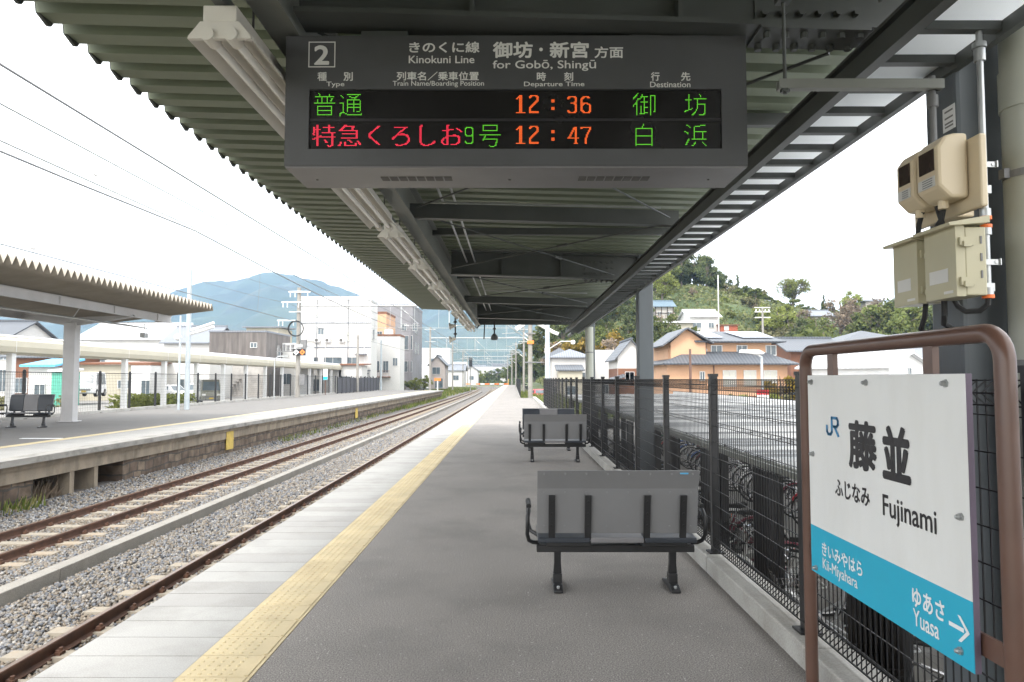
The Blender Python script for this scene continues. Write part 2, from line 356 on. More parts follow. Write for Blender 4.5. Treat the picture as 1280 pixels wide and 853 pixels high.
# ------------------------------------------------------------------ masonry, ballast materials
def brickmat(name, c1, c2, mortar, bw, bh, rough=.9, msize=.02):
    m = mat(name, c1, rough); t = m.node_tree; n = t.nodes; b = n['Principled BSDF']
    g = n.new('ShaderNodeNewGeometry'); sp = n.new('ShaderNodeSeparateXYZ'); cb = n.new('ShaderNodeCombineXYZ')
    t.links.new(g.outputs['Position'], sp.inputs[0])
    nz = n.new('ShaderNodeTexNoise'); nz.inputs['Scale'].default_value = 1.6; nz.inputs['Detail'].default_value = 5
    t.links.new(g.outputs['Position'], nz.inputs['Vector'])
    ad = n.new('ShaderNodeMath'); ad.operation = 'ADD'; sc = n.new('ShaderNodeMath'); sc.operation = 'MULTIPLY'; sc.inputs[1].default_value = .18
    t.links.new(nz.outputs[0], sc.inputs[0]); t.links.new(sp.outputs['Z'], ad.inputs[0]); t.links.new(sc.outputs[0], ad.inputs[1])
    a2 = n.new('ShaderNodeMath'); a2.operation = 'ADD'
    t.links.new(sp.outputs['Y'], a2.inputs[0]); t.links.new(sc.outputs[0], a2.inputs[1])
    t.links.new(a2.outputs[0], cb.inputs[0]); t.links.new(ad.outputs[0], cb.inputs[1])
    br = n.new('ShaderNodeTexBrick'); br.inputs['Scale'].default_value = 1; br.inputs['Brick Width'].default_value = bw; br.inputs['Row Height'].default_value = bh
    br.inputs['Mortar Size'].default_value = msize; br.inputs['Color1'].default_value = (*c1, 1); br.inputs['Color2'].default_value = (*c2, 1); br.inputs['Mortar'].default_value = (*mortar, 1)
    t.links.new(cb.outputs[0], br.inputs['Vector'])
    mx = n.new('ShaderNodeMix'); mx.data_type = 'RGBA'; mx.blend_type = 'MULTIPLY'; mx.inputs[0].default_value = .8
    n3 = n.new('ShaderNodeTexNoise'); n3.inputs['Scale'].default_value = 3.5; n3.inputs['Detail'].default_value = 8
    r3 = n.new('ShaderNodeValToRGB'); r3.color_ramp.elements[0].color = (.35, .33, .3, 1); r3.color_ramp.elements[0].position = .35; r3.color_ramp.elements[1].position = .65
    t.links.new(g.outputs['Position'], n3.inputs['Vector']); t.links.new(n3.outputs[0], r3.inputs[0])
    t.links.new(br.outputs[0], mx.inputs[6]); t.links.new(r3.outputs[0], mx.inputs[7]); t.links.new(mx.outputs[2], b.inputs['Base Color'])
    bp = n.new('ShaderNodeBump'); bp.inputs['Strength'].default_value = .8; bp.inputs['Distance'].default_value = .03
    t.links.new(br.outputs[1], bp.inputs['Height']); bp.invert = True; t.links.new(bp.outputs[0], b.inputs['Normal'])
    return m
M['masonry'] = brickmat('stone_masonry', (.21, .16, .115), (.115, .08, .058), (.08, .07, .06), .42, .26)
M['stones'] = attrmat('ballast_stone', [(.085, .092, .105), (.17, .178, .195), (.225, .22, .215), (.165, .142, .112), (.265, .24, .205), (.195, .158, .12), (.115, .12, .132), (.35, .335, .31)], .8, objvar=0.)
M['bed'] = mat('ballast_bed', (.125, .115, .105), .95, var=.5, scale=22, bump=1., bscale=26, coords='World', dirt=.4, dirtcol=(.10, .07, .05), dscale=1.0)
rng = np.random.default_rng(7)
random.seed(7)

# ------------------------------------------------------------------ the setting: ground, platforms, ballast
b = MB(); b.quad((-4500, -200, -1.35), (4500, -200, -1.35), (4500, 6000, -1.35), (-4500, 6000, -1.35))
struct(b.obj('ground', M['soil']))
b = MB(); b.box(-90, -19.95, -30, 260, -1.3, -.45); struct(b.obj('street', M['street']))
b = MB(); b.box(1.95, 60, -20, 110, -1.34, -1.2); struct(b.obj('road', M['street']))

P_END = 190
def xkerb(y): return 1.6
b = MB(); b.box(-2.5, 1.93, -16, 60, -1.3, -.03); b.box(-2.5, .6, 60, P_END, -1.3, -.03)
struct(b.obj('platform', M['conc_old']))
b = MB(); b.box(-1.405, 1.6, -16, 60, -.03, 0); b.box(-1.405, .5, 60, P_END, -.03, 0)
struct(b.obj('platform_asphalt', M['asphalt']))
M['slab2'] = mat('platform_concrete', (.345, .34, .325), .8, var=.06, scale=1.5, bump=.12, bscale=120, dirt=.45, dirtcol=(.16, .15, .135), dscale=1.7, speck=.1, sscale=120, coords='World')
M['slab3'] = mat('platform_concrete_dark', (.315, .308, .295), .8, var=.06, scale=1.5, bump=.12, bscale=120, dirt=.45, dirtcol=(.15, .14, .12), dscale=1.3, speck=.1, sscale=120, coords='World')
b = MB(); y = -6.0
while y < 70:
    b.use(random.choice((0, 0, 1))); b.box(-2.58, -1.806, y + .005, y + .3 - .005, -.11, .001 + random.uniform(-.001, .001)); y += .3
b.use(0); b.box(-2.58, -1.806, 70, P_END, -.11, 0)
struct(b.obj('platform_edge', [M['slab2'], M['slab3']]))
b = MB(); y = -6.0
while y < 70:
    b.box(-1.80, -1.408, y + .0035, y + .2965, -.03, .004); y += .3
b.box(-1.80, -1.408, 70, P_END, -.03, .004)
y = 2.7
while y < 30:                                    # the raised dots and the raised line of every tile
    n = 8 if y < 9 else 6
    for i in range(5):
        for j in range(5):
            cx, cy = -1.77 + .056 * i + .012, y + .038 + .056 * j
            b.cyl((cx, cy, .0038), (cx, cy, .009), .0125, .0085, n)
    b.box(-1.449, -1.429, y + .012, y + .288, .0035, .009)
    y += .3
struct(b.obj('tactile_strip', M['tactile']))
b = MB()
y = -6.0
while y < 60:
    b.box(1.6, 1.86, y + .004, y + 1.992, -.05, .125); y += 2.0
b.box(.5, .62, 60, P_END, -.05, .1)
struct(b.obj('kerb', M['conc_pale'], bevel=.012))

def xcurve(y): return 0 if y < 95 else -1.5 * ((y - 95) / 100) ** 2
# opposite platform: paved top, coping, ribbed concrete band, stone wall with three openings
OX = -9.88; OE = 101
b = MB()
b.use(0).box(-19.9, -11.84, -4, OE, -.2, -.004)
b.use(4).box(-11.84, -10.3, -4, OE, -.13, -.002)
b.use(1).box(-10.3, OX, -4, OE, -.13, 0.0)
b.use(2).box(-10.6, OX - .12, -4, OE - .5, -.24, -.13).box(-10.6, OX - .17, -4, OE - .5, -.50, -.245)
ops = [(15.05, 16.25), (16.42, 17.2), (17.35, 18.5)]
ya = -4
for y0, y1 in ops + [(72, 72)]:
    w = OX - .22
    if y0 - ya > .5: b.use(3).box(-10.9, w, ya, y0, -1.32, -.5)
    else: b.use(2).box(-11.2, w + .03, ya, y0, -1.32, -.5)
    ya = y1
for k in range(16): b.use(2).box(-10.6, OX - .22, 72.6 + k * 1.8, 72.9 + k * 1.8, -1.32, -.5)
b.use(2).box(-12.0, -11.9, -4, OE, -1.32, -.2)
b.use(2).box(-19.9, -19.5, -4, OE, -1.32, -.2)
struct(b.obj('opposite_platform', [M['asphalt_old'] if 'asphalt_old' in M else mat('old_asphalt', (.138, .131, .122), .9, var=.1, scale=1.5, bump=.4, bscale=100, dirt=.4, dirtcol=(.11, .105, .1), dscale=.5, coords='World'),
                                      mat('stained_coping', (.25, .24, .22), .85, var=.15, scale=3, bump=.3, bscale=50, dirt=.9, dirtcol=(.075, .07, .06), dscale=2.4, coords='World', stretch=(1, .6, 1)), M['conc_old'], M['masonry'], mat('worn_paving', (.255, .25, .235), .85, var=.1, scale=1.5, dirt=.5, dirtcol=(.16, .15, .14), dscale=1.1, coords='World', speck=.12, sscale=40)]))
b = MB(); b.box(-12.15, -11.85, -4, OE - 1, -.004, .003)
b.use(1).box(-13.3, -12.2, 19.2, 19.35, -.004, .002)
struct(b.obj('platform_line', [M['tactile'], M['whiteink']]))
b = MB()
for y in np.arange(-4, 100, 2.6): b.box(-19.95, -19.5, y + .01, y + 2.59, -.1, .12)
struct(b.obj('opposite_kerb', M['conc_pale']))

# drain wall between the tracks
b = MB(); y = 2.0
while y < 150:
    x = -6.5 + xcurve(y); b.box(x, x + .22, y + .006, y + 3.994, -1.3, -1.02); y += 4
struct(b.obj('track_divider', M['conc'], bevel=.01))

# tracks: two rails and concrete sleepers each
def rail_poly():
    return [(-.0635, 0), (.0635, 0), (.0635, .012), (.012, .03), (.009, .108), (.0325, .118), (.0325, .145), (.026, .153), (-.026, .153), (-.0325, .145), (-.0325, .118), (-.009, .108), (-.012, .03), (-.0635, .012)]
def rail(xc, parent, zt=-1.05):
    b = MB(); ys = [-4, 20, 60, 95, 120, 140, 160, 180, 200, 230, 260]
    pl = rail_poly(); n = len(pl); vs = []; fs = []
    for y in ys:
        for u, v in pl: vs.append((xc + u + xcurve(y), y, zt - .153 + v))
    top = {7, 6, 8}
    for i in range(len(ys) - 1):
        for j in range(n): fs.append((i * n + j, i * n + (j + 1) % n, (i + 1) * n + (j + 1) % n, (i + 1) * n + j))
    b.add(vs, fs)
    for q in range(len(fs)):
        if (q % n) == 7: b.m[q] = 1
    return b.obj('rail', [M['rail'], M['railhead']], parent)
def sleeper_mesh():
    b = MB()
    b.prism([(-.13, 0), (.13, 0), (.10, .12), (-.10, .12)], lambda u, v, t: (t, u, v), -1.0, 1.0)
    b.use(1)
    for s in (-.535, .535):
        for e in (-1, 1):
            b.box(s + e * .075 - .03, s + e * .075 + .03, -.045, .045, .118, .150)
            b.cyl((s + e * .085, 0, .15), (s + e * .085, 0, .19), .02, n=6)
            b.bar((s + e * .04, 0, .158), (s + e * .11, 0, .150), .06, .014)
    return b.mesh('sleeper', [M['sleeper'], M['rail']])
slm = sleeper_mesh()
def track(xc, label):
    t = thing('railway_track', label, 'railway track', (0, 0, 0), 0, 'railway tracks between the platforms')
    rail(xc - .5335, t); rail(xc + .5335, t)
    for k in range(99):
        y = 2.45 + .7 * k
        o = link('sleeper', slm, t); o.location = (xc, y, -1.303)
    b = MB(); y = 2.45 + .7 * 99
    while y < 200:
        b.box(xc - 1 + xcurve(y), xc + 1 + xcurve(y), y - .11, y + .11, -1.33, -1.19); y += .7
    o = b.obj('sleeper', M['sleeper'], t); o['kind'] = 'stuff'
    return t
TN, TF = -4.135, -8.33
track(TN, 'nearer railway track, running right along the edge of the long asphalt platform')
track(TF, 'farther railway track of two brown rails beside the opposite stone-walled platform')

# ballast: a bed plus loose stones
def bed_z(x, y):
    z = -1.235 + 0 * x
    z = z + np.clip((-9.15 - x) / .8, 0, 1) * .20
    z = z + np.exp(-((x + 6.05) / .35) ** 2) * .03
    return z
xs = np.linspace(-10.6, -2.3, 56); ys = np.concatenate([np.linspace(1, 40, 160), np.linspace(41, 260, 80)])
X, Y = np.meshgrid(xs, ys); Z = bed_z(X, Y) + rng.normal(0, .008, X.shape)
X = X + np.vectorize(xcurve)(Y)
V = np.stack([X, Y, Z], -1).reshape(-1, 3); nx = len(xs)
i = (np.arange(len(ys) - 1)[:, None] * nx + np.arange(nx - 1)).ravel()
F = np.stack([i, i + 1, i + 1 + nx, i + nx], 1)
struct(link('ballast_bed', npmesh('ballast_bed', V, F, M['bed'], smooth=True)))
def stones(y0, y1, per_m2, size):
    A = (y1 - y0) * 7.6; n = int(A * per_m2)
    x = rng.uniform(-10.05, -2.75, n); y = rng.uniform(y0, y1, n)
    ok = (np.abs(x + 6.39) > .15)
    ok &= ~((x > -3.55))                                  # out of sight below the platform edge
    for xc in (TN, TF):
        for s in (-.5335, .5335): ok &= np.abs(x - xc - s) > .075
        ph = np.abs(((y - 2.45 + .35) % .7) - .35)
        on = (np.abs(x - xc) < 1.0) & (ph < .115)
        ok &= ~(on & (rng.random(n) < .93))
    x, y = x[ok], y[ok]; n = len(x)
    c = np.array([[sx, sy, sz] for sx in (-1, 1) for sy in (-1, 1) for sz in (-1, 1)], float)
    sz = size * rng.uniform(.55, 1.25, (n, 1, 1)) * .5
    v = c[None] * rng.uniform(.45, 1.0, (n, 8, 3)) * np.array([1, .8, .7]) * sz
    q = rng.normal(size=(n, 4)); q /= np.linalg.norm(q, axis=1, keepdims=True)
    w, a, b_, c_ = q.T
    Rm = np.stack([np.stack([1 - 2 * (b_ * b_ + c_ * c_), 2 * (a * b_ - c_ * w), 2 * (a * c_ + b_ * w)], -1),
                   np.stack([2 * (a * b_ + c_ * w), 1 - 2 * (a * a + c_ * c_), 2 * (b_ * c_ - a * w)], -1),
                   np.stack([2 * (a * c_ - b_ * w), 2 * (b_ * c_ + a * w), 1 - 2 * (a * a + b_ * b_)], -1)], 1)
    v = np.einsum('nij,nkj->nki', Rm, v)
    v += np.stack([x, y, bed_z(x, y) + rng.uniform(-.005, .03, n) + size * .12], -1)[:, None]
    f = np.array([[0, 1, 3, 2], [4, 6, 7, 5], [0, 4, 5, 1], [2, 3, 7, 6], [0, 2, 6, 4], [1, 5, 7, 3]])
    F = (np.arange(n)[:, None, None] * 8 + f[None]).reshape(-1, 4)
    rn = rng.random(n)                                  # rust and brake dust browns the stones between and beside the rails
    nr = np.minimum(np.abs(x - TN), np.abs(x - TF)) < .95
    br = nr & (rng.random(n) < .5); rn[br] = rng.choice(np.array([.43, .70, .72, .45]), br.sum())
    return v.reshape(-1, 3), F, np.repeat(rn, 6)
parts = [stones(3.5, 14, 860, .052), stones(14, 26, 520, .062), stones(26, 48, 230, .085)]
off = 0; Vs = []; Fs = []; Rs = []
for v, f, r in parts: Vs.append(v); Fs.append(f + off); Rs.append(r); off += len(v)
o = link('ballast_gravel', npmesh('ballast_gravel', np.concatenate(Vs), np.concatenate(Fs), M['stones'], np.concatenate(Rs)))
struct(o, 'stuff')
# ------------------------------------------------------------------ the canopy over the near platform
CY0, CY1 = -14.0, 21.9
def zdeck(x): return 3.75 - .03 * (x + 2.8)
def zbeam(x): return 3.235 - .03 * (x - .5)
cn = thing('platform_canopy', 'green corrugated station canopy on blue-grey steel columns roofing the near platform', 'canopy', (0, 0, 0))
# deck: trapezoid ribs running across the platform
b = MB(); pitch = .258; dep = .085; nrib = int((CY1 - CY0) / pitch)
xa, xb = -2.80, 2.14
prof = []
for k in range(nrib):
    y = CY0 + k * pitch
    prof += [(y, 0), (y + .135, 0), (y + .155, dep), (y + .238, dep)]
prof.append((CY0 + nrib * pitch, 0))
vs = []; fs = []
for (y, h) in prof:
    for x in (xa, xb): vs.append((x, y, zdeck(x) + h))
m = len(prof)
for i in range(m - 1): fs.append((2 * i, 2 * i + 1, 2 * i + 3, 2 * i + 2))
o0 = len(vs)
for (y, h) in prof:
    for x in (xa, xb): vs.append((x, y, zdeck(x) + h + .006))
for i in range(m - 1): fs.append((o0 + 2 * i, o0 + 2 * i + 2, o0 + 2 * i + 3, o0 + 2 * i + 1))
for i in range(m - 1):
    fs.append((2 * i, 2 * i + 2, o0 + 2 * i + 2, o0 + 2 * i)); fs.append((2 * i + 1, o0 + 2 * i + 1, o0 + 2 * i + 3, 2 * i + 3))
b.add(vs, fs); b.obj('roof_deck', M['green'], cn)
b = MB(); vs = []; fs = []                    # lip with a small tooth under every rib, one bent strip
for k in range(nrib):
    y = CY0 + k * pitch
    for a, h in ((0, 0), (.095, -.034), (.118, -.028), (.135, 0), (.155, dep), (.238, dep)):
        for x in (xa - .008, xa + .012):
            for e in (h, (dep if h == dep else 0) + .008): vs.append((x, y + a, zdeck(xa) + e))
m = len(vs) // 4
for i in range(m - 1):
    p, q = 4 * i, 4 * i + 4
    for a, c in ((0, 1), (1, 3), (3, 2), (2, 0)): fs.append((p + a, p + c, q + c, q + a))
b.add(vs, fs); b.obj('drip_edge', M['beam'], cn)
# columns, cross beams, long girders, purlins
CYS = [3.24, 11.35, 19.45]
for y in [-13.0, -4.87] + CYS:
    b = MB(); b.box(1.975, 2.215, y - .12, y + .12, -1.2, 3.58); b.box(1.93, 2.26, y - .165, y + .165, -1.2, -.9)
    b.obj('column', M['column'], cn, bevel=.02)
    b = MB()                                 # I-section cross beam
    x0, x1 = -1.0, 2.0
    def sec(xl, h0, h1, wy): b.prism([(xl[0], zbeam(xl[0]) + h0), (xl[1], zbeam(xl[1]) + h0), (xl[1], zbeam(xl[1]) + h1), (xl[0], zbeam(xl[0]) + h1)], lambda u, v, t: (u, t, v), y - wy, y + wy)
    sec((x0, x1), -.012, .012, .10); sec((x0, x1), .012, .36, .012); sec((x0, x1), .36, .384, .10)
    sec((-.2, -.18), .012, .36, .09); sec((.75, .77), .012, .36, .09)
    b.obj('cross_beam', M['beam'], cn)
    b = MB()                                 # bolted splice plate
    sec((1.12, 1.62), .03, .34, .022); sec((1.12, 1.62), -.026, -.012, .10)
    for i in range(6):
        for j in (.08, .17, .26):
            b.cyl((1.16 + i * .085, y - .022, zbeam(1.3) + j), (1.16 + i * .085, y - .05, zbeam(1.3) + j), .017, n=6)
        for e in (-.06, .06): b.cyl((1.16 + i * .085, y + e, zbeam(1.3) - .026), (1.16 + i * .085, y + e, zbeam(1.3) - .055), .017, n=6)
    b.obj('splice_plate', M['beam'], cn)
b = MB()
for z0, z1, w in ((3.22, 3.24, .07), (3.24, 3.56, .008), (3.56, 3.58, .07)): b.box(-1.08 - w, -1.08 + w, CY0, CY1, z0, z1)
b.obj('long_girder', M['girder'], cn)
b = MB()
b.box(1.63, 1.645, CY0, CY1 - .2, 3.0, 3.13); b.box(1.6, 1.675, CY0, CY1 - .2, 3.13, 3.145)
b.obj('long_girder', M['beam'], cn)
for i, ya in enumerate([-4.87] + CYS[:-1]):
    for q in (.5,):
        y = ya + 8.1 * q
        b = MB(); b.prism([(-1.07, 3.26), (1.70, 3.18), (1.70, 3.33), (-1.07, 3.41)], lambda u, v, t: (u, t, v), y - .05, y + .05)
        b.obj('purlin', M['beam'], cn)
    for q in (.25, .75):
        y = ya + 8.1 * q
        b = MB(); b.box(-1.07, 2.1, y - .03, y + .03, 3.50, 3.59); b.obj('purlin', M['beam'], cn)
    for (q0, q1) in ((.03, .48), (.52, .97)):    # crossed brace rods
        for s in (0, 1):
            p = (-.98, ya + 8.1 * (q1 if s else q0), 3.34); r_ = (1.58, ya + 8.1 * (q0 if s else q1), 3.23)
            b = MB(); b.cyl(p, r_, .009, n=6)
            c = Vector(p).lerp(Vector(r_), .62); d = (Vector(r_) - Vector(p)).normalized() * .09; b.cyl(c - d, c + d, .02, n=8)
            b.obj('brace_rod', M['beam'], cn)
# translucent eave strip carried by a ladder of steel angles
M['poly'] = mat('translucent_sheet', (.74, .75, .75), .35, var=.06, scale=1.4, dirt=.45, dirtcol=(.42, .41, .39), dscale=2.2, coords='World')
_t = M['poly'].node_tree; _tr = _t.nodes.new('ShaderNodeBsdfTranslucent'); _tr.inputs[0].default_value = (.92, .93, .93, 1)
_mx = _t.nodes.new('ShaderNodeMixShader'); _mx.inputs[0].default_value = .85
_t.links.new(_t.nodes['Principled BSDF'].outputs[0], _mx.inputs[1]); _t.links.new(_tr.outputs[0], _mx.inputs[2]); _t.links.new(_mx.outputs[0], _t.nodes['Material Output'].inputs[0])
b = MB()
y = CY0
while y < CY1 - .5:
    b.box(1.648, 1.965, y + .01, y + .59, 3.036, 3.040); y += .6
b.obj('eave_sheet', M['poly'], cn)
b = MB()
b.box(1.575, 1.625, CY0, CY1 - .3, 2.985, 3.03); b.box(1.575, 1.585, CY0, CY1 - .3, 3.03, 3.075)
b.box(1.955, 1.962, CY0, CY1 - .3, 2.975, 3.034); b.box(1.962, 1.99, CY0, CY1 - .3, 2.975, 2.982)
y = CY0
while y < CY1 - .4:
    b.box(1.626, 1.954, y - .022, y + .022, 2.998, 3.034); y += .3
b.obj('eave_ladder', M['beam'], cn)
b = MB(); b.box(-1.1, 2.0, CY1 - .12, CY1 - .1, 3.26, 3.6)
b.cyl((1.8, CY1 - .3, 3.0), (1.8, CY1 + 1.2, 3.0), .05, n=10)
b.obj('end_plate', M['beam'], cn)
b = MB()
for yy, x0, x1 in ((4.6, -.95, 1.3), (7.4, -.95, 1.55), (12.5, -.95, 1.55), (14.9, -.6, 1.55)):
    b.cyl((x0, yy, 3.46), (x1, yy, 3.40), .012, n=6)
for xx in (-.75, -.62):
    b.cyl((xx, CY0, 3.48), (xx, CY1 - .5, 3.48), .014, n=6)
b.obj('conduit', M['galv'], cn)

# fluorescent lights on a rail
LX, LY, LZT = -1.215, 2.86, 3.015
rl = thing('lighting_rail', 'dark steel channel hung on thin rods, carrying the row of fluorescent lights', 'lighting rail', (LX, 0, LZT + .132))
b = MB(); b.box(-.022, .022, CY0, 20.9, 0, .05); b.obj('channel', M['beam'], rl)
y = 2.5
while y < 21:
    b = MB(); b.cyl((.0, y, .05), (.0, y, .52), .006, n=6); b.obj('hanger_rod', M['black'], rl)
    b = MB(); b.cyl((.05, y + .6, .02), (.05, y + .6, .54), .006, n=6); b.obj('hanger_rod', M['black'], rl); y += 2.05
b = MB(); b.tube([(0, 20.9, .03), (.03, 21.1, .03), (.12, 21.3, -.02), (.2, 21.4, .12)], .02); b.tube([(.5, 21.5, .2), (.34, 21.4, .1), (.32, 21.4, -.35)], .018)
b.obj('cable_end', M['black'], rl)
fl = thing('fluorescent_light', 'fluorescent light at the near end of the row, cut off by the departure board', 'light', (LX, LY, LZT), 0, 'twin-tube fluorescent lights under the canopy')
b = MB(); b.box(-.07, .07, 0, 1.72, .06, .13)
b.obj('housing', M['lamp'], fl, bevel=.006)
b = MB()
b.prism([(-.132, -.012), (-.136, .0), (-.08, .062), (.08, .062), (.136, .0), (.132, -.012), (.075, .052), (-.075, .052)], lambda u, v, t: (u, t, v), .02, 1.70)
b.prism([(-.132, -.012), (-.128, .0), (-.08, .06), (.08, .06), (.128, .0), (.132, -.012), (.08, -.012), (-.08, -.012)], lambda u, v, t: (u, t, v), .0, .02)
b.obj('reflector', M['lamp'], fl)
for s in (-.048, .048):
    b = MB(); b.cyl((s, .06, .005), (s, 1.66, .005), .0185, n=12)
    tb = b.obj('tube', M['tube'], fl, smooth=True)
    b = MB(); b.cyl((s, -.012, .005), (s, .075, .005), .029, n=12); b.obj('lamp_holder', M['lamp'], tb, smooth=True)
    b = MB(); b.cyl((s, 1.645, .005), (s, 1.732, .005), .029, n=12); b.obj('lamp_holder', M['lamp'], tb, smooth=True)
ordn = ['', 'second', 'third', 'fourth', 'fifth', 'sixth', 'seventh', 'eighth', 'ninth', 'tenth']
for k in range(1, 9):
    dup(fl, (LX, LY + 2.05 * k, LZT), 0, 'twin-tube fluorescent light, %s from the near end of the row along the canopy' % ordn[k])
# loudspeakers at the far end
def speaker(x, y, zt, drop, label):
    t = thing('loudspeaker', label, 'loudspeaker', (x, y, zt), 0, 'loudspeakers hung at the far end of the canopy')
    b = MB(); b.cyl((0, 0, 0), (0, 0, -drop), .022, n=8); b.cyl((0, 0, -drop * .55), (0, 0, -drop * .55 - .05), .05, n=10); b.obj('hanger_pipe', M['black'], t)
    b = MB()
    if 'round' in label: b.lathe([(0, -drop), (.03, -drop), (.06, -drop - .03), (.105, -drop - .08), (.11, -drop - .15), (.09, -drop - .2), (.0, -drop - .21)], n=16)
    else: b.cyl((.02, 0, -drop), (-.10, 0, -drop - .02), .035, .06, n=12); b.cyl((-.10, 0, -drop - .02), (-.17, 0, -drop - .03), .06, .11, n=14)
    b.obj('horn', M['lamp'] if 'pale' in label else M['boardgrey'], t, smooth=True)
p = at(618, 402, Y=21.3); speaker(p.x, p.y, p.z, .36, 'dark round loudspeaker hung alone from the end of the canopy')
p = at(569, 395, Y=20.6); speaker(p.x, p.y, p.z, .28, 'pale horn loudspeaker, upper of the two left of the row of lights')
speaker(p.x, p.y + .05, p.z - .3, .36, 'pale horn loudspeaker, lower of the two left of the row of lights')

# ------------------------------------------------------------------ the departure board
BY = 3.25
db = thing('departure_board', 'grey departure board with two rows of lit LED text hanging from the canopy', 'departure board', (0, 0, 0))
def bx(px, py): 
    p = at(px, py, Y=BY); return p.x, p.z
x0, zt = bx(358, 45); x1, _ = bx(932, 45); _, zb = bx(600, 207.5)
sx0, sz1 = bx(386.5, 112); sx1, sz0 = bx(903, 186)
b = MB()
def frame_box(b, x0, x1, z0, z1, X0, X1, Z0, Z1, y0, y1):
    b.box(x0, X0, y0, y1, z0, z1); b.box(X1, x1, y0, y1, z0, z1); b.box(X0, X1, y0, y1, Z1, z1); b.box(X0, X1, y0, y1, z0, Z0)
frame_box(b, x0, x1, zb, zt, sx0, sx1, sz0, sz1, BY, BY + .03)
b.box(x0, x1, BY + .0302, BY + .36, zb, zt)
b.obj('housing', M['boardgrey'], db)
b = MB(); b.box(x0 + .004, x1 - .004, BY + .004, BY + .356, zb - .008, zb - .001)
for xx in (x0 + .1, -.02, .35, x1 - .13): b.use(1).cyl((xx, BY + .2, zb - .008), (xx, BY + .2, zb - .011), .006, n=10); b.use(0)
b.obj('bottom_plate', [M['boardlow'], M['vent']], db)
for cxp in (521, 767):
    xc = at(cxp, 222, Y=BY + .18).x
    b = MB()
    for k in range(8):
        for q in (0, 1): pass
        b.box(xc - .172 + k * .044, xc - .172 + k * .044 + .036, BY + .15, BY + .215, zb - .0105, zb - .0075)
    b.obj('vent', M['vent'], db)
b = MB(); b.box(sx0 + .001, sx1 - .001, BY + .012, BY + .029, sz0 + .001, sz1 - .001)
zm = (sz0 + sz1) / 2
b.use(1).box(sx0 + .001, sx1 - .001, BY + .008, BY + .0118, zm - .007, zm + .005)
b.obj('screen', [M['screen'], M['ink']], db)
for px in (489, 808):
    b = MB()
    xx = at(px, 20, Y=BY + .2).x
    b.box(xx - .11, xx + .11, BY + .02, BY + .24, zt + .001, 3.24)
    b.box(xx - .03, xx + .03, BY - .01, BY + .019, zt + .14, zt + .26); b.box(xx - .05, xx - .02, BY - .015, BY + .019, zt + .3, zt + .4)
    b.obj('hanger', M['beam'], db)
TX, TZ = (1, 0, 0), (0, 0, 1)
def btext(body, pxa, pxb, pya, pyb, bold=.012):
    xa, za = bx(pxa, pya); xb, zb_ = bx(pxb, pyb)
    return text(body, xa, xb, zb_, za, (0, BY, 0), TX, TZ, (0, -1, 0), M['boardtext'], db, bold)
btext('2', 393, 411.5, 57, 81.5, .025)
b = MB(); fx0, fz1 = bx(386, 52.5); fx1, fz0 = bx(419, 84.5); w = .0045
frame_box(b, fx0, fx1, fz0, fz1, fx0 + w, fx1 - w, fz0 + w, fz1 - w, BY - .002, BY - .0005); b.obj('lettering', M['boardtext'], db)
btext('きのくに線', 511.5, 599.5, 52.5, 66.5, .025); btext('Kinokuni Line', 511, 593, 70, 79.5, .012)
btext('御坊', 616, 666, 52.5, 73, .03); btext('・', 674, 678.5, 60, 64.5, .0); btext('新宮', 687, 736, 52.5, 73, .03); btext('方面', 743, 779, 58.5, 73, .02)
btext('for Gobō, Shingū', 616, 745, 75.5, 89, .012)
for a, c, pa, pb, pc, pd in (('種', '別', 397, 408.5, 429.5, 441), ('時', '刻', 671, 682.5, 705, 716.5), ('行', '先', 813.5, 824.5, 851, 863)):
    btext(a, pa, pb, 90.5, 101.5, .02); btext(c, pc, pd, 90.5, 101.5, .02)
btext('列車名／乗車位置', 496, 598.5, 90, 101, .018)
btext('Type', 408, 430.5, 102.5, 110, .008); btext('Train Name/Boarding Position', 491, 605, 101.5, 109.5, .006)
btext('Departure Time', 655, 730.5, 102.5, 110, .008); btext('Destination', 812.5, 863, 102.5, 109.5, .008)
DIG = '1236479:'
